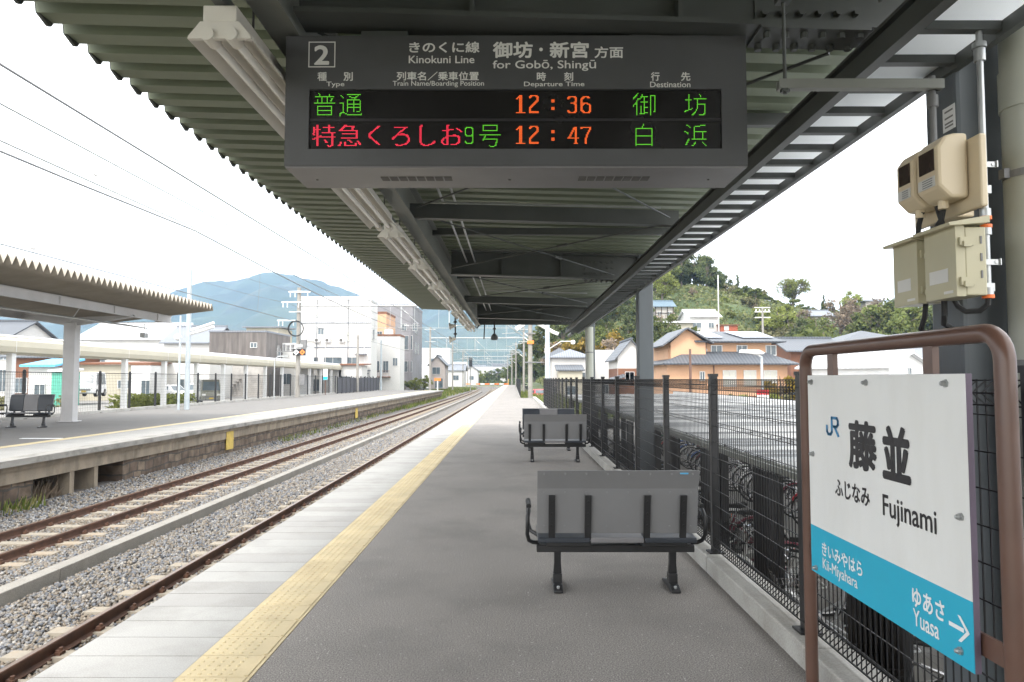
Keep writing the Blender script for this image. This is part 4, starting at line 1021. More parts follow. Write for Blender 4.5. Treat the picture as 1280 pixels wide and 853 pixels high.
def make_bike(col, basket):
    t = thing('bicycle', '', 'bicycle', (0, 0, 0))
    m = M['bikecols'][col]
    b = MB(); rw, fw = Vector((-.53, 0, .345)), Vector((.57, 0, .345)); bb = Vector((-.07, 0, .30)); st = Vector((-.24, 0, .74)); hd = Vector((.37, 0, .82)); hb = Vector((.40, 0, .68))
    b.cyl(bb, st, .017, n=8); b.tube([bb, bb.lerp(hb, .5) + Vector((0, 0, -.05)), hb], .019, 8); b.tube([st.lerp(bb, .45), (.05, 0, .43), hb + Vector((-.02, 0, -.04))], .014, 8); b.cyl(hb + Vector((.005, 0, -.03)), hd, .02, n=8)
    for s in (-.05, .05):
        b.cyl(bb + Vector((0, s * .6, 0)), rw + Vector((0, s, 0)), .010, n=6); b.cyl(st + Vector((0, s * .4, -.1)), rw + Vector((0, s, 0)), .009, n=6); b.tube([hb + Vector((0.01, s * .6, -.03)), (.47, s, .52), fw + Vector((0, s, 0))], .011, 6)
    b.obj('frame', m, t, smooth=True)
    for c in (rw, fw):
        o = link('wheel', WM, t); o.location = c
    b = MB()
    for c, a0, a1 in ((rw, 20, 200), (fw, 30, 170)):
        ts = np.linspace(R(a0), R(a1), 12); b.tube([(c.x + .365 * math.cos(q), 0, c.z + .365 * math.sin(q)) for q in ts], .022, 5)
    b.use(1).box(-.92, -.905, -.025, .025, .33, .40)
    b.obj('mudguard', [M['chrome'] if col in ('silver', 'black') else m, M['reflector']], t)
    b = MB(); b.cyl(st, st + Vector((-.03, 0, .12)), .012, n=6); b.use(1)
    b.prism([(-.14, .0), (-.13, .08), (-.02, .05), (.13, .02), (.13, -.02), (-.02, -.05), (-.13, -.08)], lambda u, v, q: (st.x - .03 + u, v, st.z + .12 + q + (.02 if u < -.1 else 0)), 0, .055)
    b.obj('saddle', [M['chrome'], M['rubber']], t, bevel=.01)
    b = MB(); b.cyl(hd, hd + Vector((-.02, 0, .14)), .012, n=6); c = hd + Vector((-.02, 0, .14))
    b.tube([c + Vector((-.22, .27, .02)), c + Vector((-.10, .27, .04)), c + Vector((.02, .16, .06)), c, c + Vector((.02, -.16, .06)), c + Vector((-.10, -.27, .04)), c + Vector((-.22, -.27, .02))], .011, 6)
    b.use(1)
    for s in (-.27, .27): b.cyl(c + Vector((-.23, s, .018)), c + Vector((-.11, s, .038)), .016, n=8)
    b.obj('handlebar', [M['chrome'], M['rubber']], t)
    b = MB(); b.cyl(bb + Vector((0, -.06, 0)), bb + Vector((0, .06, 0)), .03, n=8); b.cyl(bb + Vector((0, .05, 0)), bb + Vector((0, .056, 0)), .085, n=14)
    b.bar(bb + Vector((0, .07, 0)), bb + Vector((.12, .07, -.12)), .02, .012); b.bar(bb + Vector((0, -.07, 0)), bb + Vector((-.12, -.07, .12)), .02, .012)
    b.box(.0, .1, -.0, .0, 0, 0) if False else None
    b.use(1).box(bb.x + .08, bb.x + .16, .07, .16, bb.z - .135, bb.z - .11).box(bb.x - .16, bb.x - .08, -.16, -.07, bb.z + .11, bb.z + .135)
    b.obj('crank', [M['chrome'], M['rubber']], t)
    if basket:
        b = MB(); x0, x1, z0, z1, wy0, wy1 = .46, .70, .74, 1.0, .13, .19
        for i in range(6):
            f = i / 5; zz = z0 + (z1 - z0) * f; e = wy0 + (wy1 - wy0) * f; xx = x1 - .05 + .1 * f
            for p, q in (((x0, -e, zz), (xx, -e, zz)), ((xx, -e, zz), (xx, e, zz)), ((xx, e, zz), (x0, e, zz)), ((x0, e, zz), (x0, -e, zz))): b.bar(p, q, .005, .005)
        for i in range(9):
            f = i / 8 * 2 - 1
            b.bar((x1 - .05, f * wy0, z0), (x1 + .05, f * wy1, z1), .004, .004); b.bar((x0, f * wy0, z0), (x0, f * wy1, z1), .004, .004); b.bar((x0, f * wy0, z0), (x1 - .05, f * wy0, z0), .004, .004)
            for s in (-1, 1): g = (f + 1) / 2; b.bar((x0 + (x1 - .05 - x0) * g, s * wy0, z0), (x0 + (x1 + .05 - x0) * g, s * wy1, z1), .004, .004)
        b.obj('basket', M['black'] if basket == 'dark' else M['chrome'], t)
    else:
        b = MB(); b.cyl((.44, 0, .80), (.52, 0, .80), .035, n=10); b.obj('front_lamp', M['chrome'], t)
    return t
protos = [('black', 'bright'), ('silver', 'bright'), ('red', 'dark'), ('blue', ''), ('white', 'dark'), ('maroon', 'bright'), ('black', 'dark'), ('silver', ''), ('green', 'bright')]
BK = [make_bike(*p) for p in protos]
used = set()
rows = [('row nearest the fence', 3.05, .62, 3.4, 22.0, math.pi, .12), ('far row of the shed', 6.15, .50, 6.0, 31.0, math.pi, .06)]
for rown, x, sp, ya, yb, rz, miss in rows:
    y = ya
    while y < yb:
        if random.random() > miss:
            i = random.randrange(len(BK)); col, bas = protos[i]
            bs = {'bright': 'with a bright wire basket', 'dark': 'with a dark wire basket', '': 'without a basket'}[bas]
            lb = '%s bicycle %s parked in the %s' % (col, bs, rown)
            loc = (x + random.uniform(-.12, .12), y, GZ + .0)
            a = rz + random.uniform(-.1, .1)
            g = '%s bicycles %s in the %s' % (col, bs, rown)
            if i in used: o = dup(BK[i], loc, a, lb, None, g)
            else: used.add(i); o = BK[i]; o.location = loc; o.rotation_euler = (0, 0, a); o['label'] = lb; o['group'] = g
            o.rotation_euler.x = random.uniform(-.07, .05)
        y += sp * random.uniform(.85, 1.15)
for i, o in enumerate(BK):
    if i not in used:
        o.location = (6.15, 31.5 + i * .5, GZ); o.rotation_euler = (0, 0, math.pi); o['label'] = '%s bicycle at the far end of the shed' % protos[i][0]
# ------------------------------------------------------------------ the opposite platform's furniture
oc = thing('opposite_canopy', 'canopy with a folded zigzag metal roof on a white column over the opposite platform', 'canopy', (-14.4, 0, 0))
ya, yb = 3.0, 29.9
def zopp(x): return 4.46 + (x + 12.6) * .12        # roof falls from the eave to the valley over the columns
b = MB(); pitch = .30; dep = .27; vs = []; fs = []; k = 0
n = int((yb - ya) / pitch)
for i in range(2 * n + 1):
    y = ya + i * pitch / 2; h = dep if i % 2 else 0
    for x in (-12.6, -16.7, -20.4):
        z = zopp(x) if x > -16.8 else zopp(-16.7) + .44
        for e in (0, .008): vs.append((x + 14.4, y, z + h + e))
for i in range(2 * n):
    a = i * 6; c = a + 6
    fs += [(a, a + 2, c + 2, c), (a + 2, a + 4, c + 4, c + 2), (a + 1, c + 1, c + 3, a + 3), (a + 3, c + 3, c + 5, a + 5), (a, c, c + 1, a + 1)]
b.add(vs, fs); b.obj('roof', mat('brown_grey_roof_sheet', (.30, .265, .215), .5, var=.1, scale=1.5), oc)
M['canopywhite'] = mat('pale_grey_paint', (.50, .49, .49), .5, var=.06, scale=1.5, dirt=.25, dirtcol=(.33, .31, .29))
b = MB()
for x in (-14.4, -18.6):
    z = zopp(x) if x > -16.7 else zopp(-16.7) + .2
    b.box(x - .07 + 14.4, x + .07 + 14.4, ya, 29.75, z - .30, z - .28); b.box(x + 14.4 - .008, x + 14.4 + .008, ya, 29.75, z - .28, z - .02); b.box(x - .07 + 14.4, x + .07 + 14.4, ya, 29.75, z - .02, z - .003)
    for y in np.arange(ya + .8, 29.5, 3.1): b.box(x + 14.4 + .009, x + 14.4 + .06, y - .03, y + .03, z - .28, z - .02)
b.obj('long_beam', M['canopywhite'], oc)
for y in (6.8, 16.8, 26.8):
    b = MB(); b.box(-2.52, -2.08, y - .17, y + .17, 0, 3.72); b.box(-2.62, -1.98, y - .27, y + .27, 0, .03); b.obj('column', M['canopywhite'], oc, bevel=.015)
    b = MB(); b.prism([(-4.3, 3.92), (-2.5, 3.62), (-2.1, 3.62), (.1, 3.95), (.1, 4.02), (-2.3, 3.92), (-4.3, 4.05)], lambda u, v, q: (u, q, v), y - .08, y + .08); b.obj('cross_beam', M['canopywhite'], oc)
    for s in (1, -1):
        b = MB(); b.cyl((-2.2, y + s * .3, 3.75), (-.05, y + s * 3.2, 4.0), .015, n=6); b.obj('brace_rod', M['canopywhite'], oc)
b = MB(); b.cyl((-.9, ya, 3.72), (-.9, 29.6, 3.72), .035, n=8); b.box(-1.0, -.8, 29.2, 29.5, 3.3, 3.5)
b.cyl((-.9, 29.35, 3.5), (-.9, 29.35, 3.9), .02, n=6); b.box(-.6, -.25, 29.6, 29.75, 3.98, 4.05)
b.obj('conduit', M['galv'], oc)
# fence along the back of the opposite platform
yp = list(np.arange(12.75, 101, 2.62))
mf = thing('wire_fence', 'dark wire fence with thin posts along the back of the opposite platform', 'fence', (-19.6, yp[0], 0))
b = MB(); b.box(-.045, .045, -.045, .045, .0, 1.92); b.lathe([(.0, 2.0), (.055, 1.97), (.055, 1.92)], n=8); b.box(-.1, .1, -.1, .1, .0, .03); pm = b.mesh('post', M['black'])
for y in yp: o = link('post', pm, mf); o.location = (0, y - yp[0], 0)
b = MB()
for y0, y1 in zip(yp[:-1], yp[1:]):
    y0 -= yp[0]; y1 -= yp[0]
    b.box(-.015, .015, y0, y1, 1.86, 1.89)
    for z in np.arange(.12, 1.85, .15): b.box(-.003, .003, y0, y1, z, z + .006)
    for q in np.arange(y0, y1, .13): b.box(-.0025, .0025, q, q + .005, .1, 1.88)
b.obj('mesh_panel', M['wire'], mf)
df = thing('panel_fence', 'dark grey louvred fence at the far end of the opposite platform', 'fence', (-19.3, 78, 0))
b = MB()
for y in np.arange(0, 24, .16): b.box(-.02, .02, y, y + .11, .05, 1.75)
b.obj('louvre_panel', mat('dark_grey_louvre', (.07, .07, .08), .6), df)
b = MB()
for y in np.arange(0, 24.1, 2): b.box(-.05, .05, y - .04, y + .04, 0, 1.85)
b.obj('post', M['black'], df)
# yellow plates on the stone wall
for y, w, lb in ((25.0, .62, 'flaking yellow patch painted on the opposite platform wall, the nearer one'), (45.3, .7, 'yellow patch painted on the opposite platform wall, farther along the track')):
    t = thing('wall_plate', lb, 'wall plate', (OX - .1, y, -.9))
    b = MB(); b.box(-.085, -.06, 0, w, .02, .74); b.obj('plate', M['yellow'], t)
    b = MB(); b.box(-.059, -.05, .0, w, .36, .385); b.obj('rail', M['yellow'], t)

def leafquads(n, fn, size, rg):
    """n leaf cards at fn(n) points, random attitude"""
    c = fn(n); n = len(c)
    d = rg.normal(size=(n, 3)); d /= np.linalg.norm(d, axis=1, keepdims=True)
    e = np.cross(d, rg.normal(size=(n, 3))); e /= np.linalg.norm(e, axis=1, keepdims=True); f = np.cross(d, e)
    s = size * rg.uniform(.6, 1.4, (n, 1)); 
    v = np.stack([c - e * s, c + f * s * .55 + d * s * .12, c + e * s, c - f * s * .55 + d * s * .12], 1)
    return v.reshape(-1, 3), np.arange(n * 4).reshape(-1, 4)
def stuff_leaves(name, pts, size, m, seed=1):
    rg = np.random.default_rng(seed); v, f = leafquads(0, lambda n: pts, size, rg)
    o = link(name, npmesh(name, v, f, m, np.clip(rg.normal(.5, .25, len(f)), 0, 1))); return struct(o, 'stuff')
M['leaf'] = attrmat('leaf_green', [(.05, .065, .02), (.10, .125, .035), (.155, .18, .055), (.21, .22, .085)], trans=.4)
M['leafdark'] = attrmat('leaf_dark', [(.045, .062, .026), (.09, .115, .043), (.135, .16, .062), (.19, .21, .09)], trans=.35)
M['leaflime'] = attrmat('leaf_lime', [(.10, .12, .03), (.18, .21, .05), (.26, .29, .08), (.33, .35, .12)], trans=.4)
M['leafgold'] = attrmat('leaf_gold', [(.10, .09, .02), (.22, .17, .03), (.33, .22, .04), (.38, .27, .07)], trans=.3)
M['leafrust'] = attrmat('leaf_rust', [(.10, .06, .035), (.20, .12, .07), (.27, .17, .11), (.33, .23, .17)], trans=.25)
M['leafolive'] = attrmat('leaf_olive', [(.085, .085, .04), (.13, .13, .06), (.19, .18, .09), (.25, .23, .13)], trans=.35)
M['leafrust'] = attrmat('leaf_rust', [(.14, .11, .08), (.22, .17, .12), (.28, .22, .16), (.34, .28, .22)], trans=.3)
M['grass'] = attrmat('grass_blade', [(.06, .085, .02), (.11, .15, .03), (.16, .19, .05), (.24, .21, .09)], objvar=0, trans=.3)
def blades(name, x0, x1, y0, y1, z, n, h, m=None, seed=3):
    rg = np.random.default_rng(seed); p = np.stack([rg.uniform(x0, x1, n), rg.uniform(y0, y1, n), np.full(n, z)], 1)
    # tufts: keep points where a slow pattern is high
    keep = (np.sin(p[:, 0] * 2.1 + p[:, 1] * .7) + np.sin(p[:, 1] * 1.3) + rg.normal(0, .8, n)) > -.6; p = p[keep]; n = len(p)
    a = rg.uniform(0, 6.28, n); hh = h * rg.uniform(.4, 1.3, n); w = h * .10
    d = np.stack([np.cos(a), np.sin(a), np.zeros(n)], 1); lean = rg.normal(0, .3, (n, 3)) * hh[:, None]; lean[:, 2] = hh
    v = np.stack([p - d * w, p + d * w, p + lean + d * w * .2, p + lean - d * w * .2], 1).reshape(-1, 3)
    o = link(name, npmesh(name, v, np.arange(n * 4).reshape(-1, 4), m or M['grass'], rg.random(n))); return struct(o, 'stuff')
# weeds at the foot of the opposite wall, dead brush in its openings, grass by the tracks
blades('trackside_grass', -10.15, -9.75, 3, 15, -1.03, 900, .22, seed=1)
blades('trackside_grass', -10.15, -9.5, 30, 62, -1.03, 900, .2, seed=2)
blades('trackside_grass', -10.1, -9.3, 60, 101, -1.03, 1800, .3, seed=5)
blades('trackside_grass', -17, -9.8, 101, 190, -1.1, 9000, .6, seed=6)
blades('trackside_grass', .65, 6, 41, 110, -.6, 9000, .45, seed=7)
blades('dead_brush', -11.6, -10.2, 15.1, 16.2, -1.2, 500, .5, M['leafrust'], seed=8)
b = MB(); b.quad((.62, 60, -.3), (6, 60, -.3), (6, 110, -.6), (.62, 110, -.6)); b.quad((1.95, 40, -.62), (7, 40, -.62), (7, 60, -.61), (1.95, 60, -.61)); struct(b.obj('grass_verge', M['hill']))
b = MB(); b.quad((-19.5, 101, -1.2), (-9.9, 101, -1.15), (-9.9, 200, -1.15), (-19.5, 200, -1.2)); struct(b.obj('grass_verge', M['hill']))

# ------------------------------------------------------------------ catenary masts, portals and wires
def insulator(b, p, d, r=.07, n=5):
    p = Vector(p); d = Vector(d)
    for i in range(n): b.cyl(p + d * (i / n), p + d * ((i + .6) / n), r, r * .5, n=8)
def cantilever(t, x, y, z, s, reach, bar=True):
    """hinged bracket with tube, stay and insulators, reaching s*reach from a mast"""
    b = MB(); e = s * reach
    b.tube([(x, y, z - 1.6), (x + e * .75, y, z - .1), (x + e, y, z + .05)], .035, 6); b.tube([(x, y, z + .5), (x + e * .8, y, z)], .03, 6)
    b.tube([(x + e * .35, y, z - 1.15), (x + e * .95, y, z - 1.25)], .025, 6); b.cyl((x + e * .78, y, z - .1), (x + e * .78, y, z - 1.2), .018, n=6)
    o = b.obj('cantilever', M['galv'], t)
    b = MB(); insulator(b, (x + s * .15, y, z + .47), (s * .45, 0, -.08)); insulator(b, (x + s * .15, y, z - 1.5), (s * .42, 0, .3)); b.obj('insulator', M['insul'], o)
def mast(t, x, y, z0, h, r=.19):
    b = MB(); b.cyl((x, y, z0), (x, y, z0 + h), r, r * .78, n=16); b.obj('mast', M['pole_conc'], t, smooth=True)
def portal(xl, xr, y, zl, zr, zt, label, r=.17, lattice=True, grp='overhead line portals across the tracks'):
    t = thing('catenary_portal', label, 'overhead line portal', (0, 0, 0), 0, grp)
    mast(t, xl, y, zl, zt + 1.6 - zl, r); mast(t, xr, y, zr, zt + 1.6 - zr, r)
    b = MB(); b.cyl((xl, y, zt), (xr, y, zt), .075, n=10)
    b.obj('cross_beam', M['galv'], t)
    for x in (TN - 1.5, TF - 1.5):
        xx = x + xcurve(y)
        b = MB(); b.cyl((xx, y, zt), (xx, y, zt - 1.9), .05, n=8); b.tube([(xx, y, zt - .2), (xx + 1.5, y, zt - 1.6)], .03, 6); b.tube([(xx, y, zt - 1.7), (xx + 1.6, y, zt - 1.75)], .028, 6); b.obj('drop_arm', M['galv'], t)
        b = MB(); insulator(b, (xx + .3, y, zt - .48), (.35, 0, -.33)); insulator(b, (xx + .3, y, zt - 1.72), (.4, 0, -.02)); b.obj('insulator', M['insul'], t)
    cantilever(t, xr, y, zt - 1.2, -1, 2.6)
    b = MB(); b.cyl((xl, y, zt - 1.95), (xr, y, zt - 1.95), .022, n=6)
    for q in np.linspace(.08, .92, 9): b.cyl((xl + (xr - xl) * q, y, zt), (xl + (xr - xl) * q, y, zt - 1.95), .016, n=5)
    b.obj('span_wire', M['galv'], t)
    b = MB()
    for z in (zt + 1.2, zt - .6):
        for x in (xl, xr): b.box(x - .8, x + .8, y - .28, y - .2, z, z + .09)
    b.obj('crossarm', M['galv'], t)
    return t
MY = 62.0
pl = portal(-18.8, 1.45, MY, 0, -.9, 8.0, 'concrete portal nearest the camera with cable coil and signal on its left mast', .21)
def pobj(b, n, m, sm=False): return b.obj(n, M[m], pl, smooth=sm)
for z, w, off in ((9.2, 1.9, .1), (8.3, 1.7, -.6), (6.7, 1.6, -1.0)):
    b = MB(); b.box(-18.8 + off - w / 2, -18.8 + off + w / 2, MY - .3, MY - .22, z - .05, z + .05); pobj(b, 'crossarm', 'insul')
    b = MB()
    for q in (-.42, -.2, .38): insulator(b, (-18.8 + off + w * q, MY - .26, z - .45), (0, 0, .38), .06)
    pobj(b, 'insulator', 'insul')
b = MB(); b.box(-20.6, -18.9, MY - .4, MY - .2, 3.95, 4.02)
for q in range(4): b.cyl((-20.4 + q * .4, MY - .3, 4.05), (-20.4 + q * .4, MY - .3, 4.5 + .1 * (q % 2)), .13, n=10)
pobj(b, 'transformer', 'cable')
cp = at(370, 411, Y=MY - .35)
b = MB()
for q in range(3): b.tube([(cp.x + (.62 + .03 * q) * math.cos(a), cp.y - .04 * q, cp.z + (.62 + .03 * q) * math.sin(a)) for a in np.linspace(0, 6.283, 24, endpoint=False)], .03, 6, closed=True)
pobj(b, 'cable_coil', 'rubber')
b = MB(); b.box(-18.45, -18.0, MY - .45, MY - .1, 4.2, 5.0); b.box(-18.55, -18.1, MY - .45, MY - .1, 1.1, 2.0); pobj(b, 'equipment_box', 'cable')
sp_ = at(374, 440.5, Y=MY - .5)
b = MB()
for s, mm in ((-1, 0), (1, 1)):
    cx = sp_.x + s * .27; b.use(0).box(cx - .28, cx + .28, sp_.y, sp_.y + .05, sp_.z - .28, sp_.z + .28)
    b.use(1 + mm).add([(cx + .25 * a, sp_.y - .004, sp_.z + .25 * c) for a, c in ((0, -1), (1, 0), (0, 1), (-1, 0))], [(0, 1, 2, 3)])
    b.use(0).add([(cx + .09 * a, sp_.y - .008, sp_.z + .09 * c) for a, c in ((0, -1), (1, 0), (0, 1), (-1, 0))], [(0, 1, 2, 3)])
b.use(3).box(sp_.x - .9, sp_.x + 1.2, sp_.y + .06, sp_.y + .12, sp_.z + .32, sp_.z + .38).box(sp_.x - .3, sp_.x + .3, sp_.y, sp_.y + .05, sp_.z + .42, sp_.z + .68)
b.obj('diamond_sign', [M['black'], M['whiteink'], M['orange'], M['galv']], pl)
# equipment on the right mast
b = MB(); b.box(1.1, 1.9, MY - .3, MY - .22, 5.5, 5.62); b.box(.9, 2.6, MY - .3, MY - .22, 3.0, 3.1); b.use(1).box(1.2, 1.75, MY - .28, MY - .2, 4.65, 4.95); b.use(2)
b.tube([(1.8, MY - .2, 6.6), (3.6, MY - .2, 5.6), (3.9, MY - .2, 5.5)], .16, 6); b.tube([(.9, MY - .2, 6.4), (.2, MY - .2, 5.9)], .2, 6)
b.obj('equipment', [M['cable'], M['orange'], M['insul']], pl)
cantilever(pl, 1.45, MY, 6.45, -1, 2.7)
for i, (y, zt) in enumerate(((104, 7.6), (147, 7.6), (190, 7.6), (232, 7.6))):
    xs_ = xcurve(y)
    portal(-12.2 + xs_, .9 + xs_ + (.6 if i == 0 else 0), y, -1.2, -1.0, zt, 'concrete portal over the tracks, %s beyond the nearest one' % ['first', 'second', 'third', 'fourth'][i])
ys_p = [-25, 19, MY, 104, 147, 190, 232, 275]
def wire(label, x, zfun, r=.011, sag=0., y0=-25, y1=275, m='cable', grp=None):
    t = thing('overhead_wire', label, 'overhead wire', (0, 0, 0))
    pts = []
    for ya, yb in zip(ys_p[:-1], ys_p[1:]):
        for q in np.linspace(0, 1, 9)[:-1]:
            y = ya + (yb - ya) * q; pts.append((x + xcurve(y), y, zfun(y) - 4 * sag * q * (1 - q)))
    b = MB(); b.tube(pts, r, 5); b.obj('wire', M[m], t, smooth=True); return t
H = 1.6
wire('contact wire over the nearer track, highest thin line at the left edge', -4.05, lambda y: H + 2.48, .011)
t1 = wire('upper of the two crossing wires left of the canopy', -7.6, lambda y: H + 4.05 + .10 * math.sin(y * .02), .013, .0)
t2 = wire('dark wire crossing under the upper one left of the canopy', -8.0, lambda y: H + 3.87 - .12 * math.cos(y * .05), .013, .1)
t3 = wire('thick paired feeder cable sagging towards the far portals', -8.6, lambda y: H + 4.0, .02, .35)
t4 = wire('contact wire over the farther track, lowest line at the left edge', -8.75, lambda y: H + 2.3, .011)
t5 = wire('thin feeder wire high above the opposite platform', -18.8, lambda y: 9.1, .012, .5)
t6 = wire('second thin feeder wire above the opposite platform', -19.6, lambda y: 8.2, .012, .5)
b = MB()
for y in np.arange(4, 200, 5): b.cyl((-8.68 + xcurve(y), y, H + 2.3), (-8.6 + xcurve(y), y, H + 3.8), .005, n=4)
b.obj('dropper', M['cable'], t4)
b = MB(); 
for p in (at(118, 218, X=-8.0), at(40, 310, X=-8.75), at(325, 316, X=-8.0)): b.cyl(p + Vector((0, -.06, 0)), p + Vector((0, .06, 0)), .03, n=8)
b.obj('clamp', M['insul'], t2)

# poles on and behind the platforms
def pole(name, label, cat, x, y, z0, z1, r, m, extra=None):
    t = thing(name, label, cat, (x, y, z0))
    b = MB(); b.cyl((0, 0, 0), (0, 0, z1 - z0), r, r * .8, n=12); b.obj('pole', M[m], t, smooth=True)
    if extra: extra(t)
    return t
def lampheads(t):
    for z, s in ((3.95, 1), (4.15, 1)):
        b = MB(); b.tube([(0, 0, z), (.5, .1, z + .15), (1.3, .1, z + .42)], .08, 8); b.obj('lamp_head', M['white'], t)
    b = MB(); b.lathe([(0, 3.6), (.16, 3.68), (.2, 3.8), (.16, 3.92), (0, 4.0)], c=(-.55, 0, 0), n=12); b.obj('globe_lamp', M['white'], t)
    b = MB(); b.box(-.6, .9, -.05, .05, 5.55, 5.6); b.box(-.2, .35, -.1, .1, 5.7, 5.75); b.obj('crossarm', M['galv'], t)
pole('lamp_pole', 'pale blue lamp pole with two white lamp heads on the opposite platform', 'lamp pole', -17.15, 37.4, 0, 7.4, .135, 'pole_blue', lampheads)
pole('service_pole', 'thin pale pole close beside the blue lamp pole on the opposite platform', 'pole', -17.35, 36.9, 0, 4.9, .06, 'pole_blue')
def bent(t):
    b = MB(); b.tube([(0, 0, 2.9), (.05, 0, 3.2), (.3, 0, 3.38), (.8, 0, 3.42)], .05, 8); b.box(.5, 1.1, -.1, .1, 3.36, 3.46); b.obj('lamp_arm', M['galv'], t)
pole('lamp_post', 'bent grey lamp post at the fence left of the mast with the cable coil', 'lamp post', -19.0, 56.5, 0, 3.0, .06, 'galv', bent)
pole('utility_pole', 'weathered thin pole standing before the large white building', 'utility pole', -19.2, 87.5, 0, 7.0, .17, 'pole_conc')
pole('utility_pole', 'pale thin pole before the orange fronted house', 'utility pole', -20.5, 110, -.4, 7.6, .16, 'pole_blue')
def sigpost(t):
    b = MB(); b.box(-.22, .22, -.06, -.02, 1.5, 2.6); b.use(1).box(-.21, .21, -.068, -.061, 1.52, 1.85); b.obj('sign_plate', [M['signwhite'], M['teal']], t)
pole('platform_sign', 'small white and turquoise sign on a post at the opposite fence', 'sign', -18.9, 71.5, 0, 2.6, .05, 'brown', sigpost)
def rplamp(t):
    b = MB(); b.box(-.16, .16, -.06, .06, 3.2, 3.5); b.lathe([(0, 3.7), (.12, 3.75), (.14, 3.86), (.1, 3.95), (0, 3.98)], c=(1.5, 0, 0), n=12); b.tube([(0, 0, 3.4), (.8, 0, 3.9), (1.5, 0, 3.9)], .03, 6); b.obj('lamp_head', M['white'], t)
pole('lamp_pole', 'pale blue pole where the black mesh fence ends on the near platform', 'lamp pole', 1.98, 41.6, -.1, 6.2, .16, 'pole_blue', rplamp)

# covered walkway behind the opposite fence
cw = thing('covered_walkway', 'long covered walkway with cream fascia and white posts behind the opposite platform', 'covered walkway', (-24, 4, -.45))
b = MB(); b.prism([(-3.4, 3.35), (0, 3.28), (.12, 3.34), (.16, 3.6), (.1, 3.88), (-.1, 4.05), (-.5, 4.14), (-3.4, 4.2), (-3.4, 4.1), (-.5, 4.0)][:8] , lambda u, v, q: (u, q, v), 0, 108)
b.obj('roof', [M['cream']], cw)
b = MB(); b.prism([(-.14, 4.058), (-.5, 4.15), (-3.4, 4.21), (-3.4, 4.24), (-.48, 4.19), (-.1, 4.08)], lambda u, v, q: (u, q, v), 0, 108); b.obj('roof_sheet', M['whiteroof'], cw)
b = MB()
for k in range(22): b.box(.161, .166, k * 5 + .0, k * 5 + .03, 3.34, 3.86)
b.obj('joint_strip', M['white'], cw)
for k in range(21):
    b = MB(); b.box(-.3, -.02, k * 5 + .0, k * 5 + .28, 0, 3.3); b.obj('post', M['white'], cw)

# ------------------------------------------------------------------ buildings
def window_on(parent, face, w2, d2, u, z, ww, wh, gm='glass', fm='frame', sill=False):
    """window standing a little proud of one face of a w2 x d2 (half sizes) house"""
    fn = {'front': lambda a, b_, c: (a, -d2 - c, b_), 'back': lambda a, b_, c: (-a, d2 + c, b_), 'left': lambda a, b_, c: (-w2 - c, -a, b_), 'right': lambda a, b_, c: (w2 + c, a, b_)}[face]
    b = MB(); f = .06
    def bb(a0, a1, z0, z1, c0, c1):
        vs = [fn(a, zz, c) for c in (c0, c1) for a, zz in ((a0, z0), (a1, z0), (a1, z1), (a0, z1))]
        b.add(vs, [(0, 1, 2, 3), (4, 5, 6, 7), (0, 1, 5, 4), (1, 2, 6, 5), (2, 3, 7, 6), (3, 0, 4, 7)])
    a0, a1, z0, z1 = u - ww / 2, u + ww / 2, z, z + wh
    bb(a0 - f, a0, z0 - f, z1 + f, -.02, .07); bb(a1, a1 + f, z0 - f, z1 + f, -.02, .07); bb(a0, a1, z0 - f, z0, -.02, .09); bb(a0, a1, z1, z1 + f, -.02, .07)
    bb((a0 + a1) / 2 - f * .4, (a0 + a1) / 2 + f * .4, z0, z1, -.02, .05)
    o = b.obj('window', M[fm], parent)
    b = MB(); bb(a0, a1, z0, z1, .004, .02); b.obj('pane', M[gm], o)
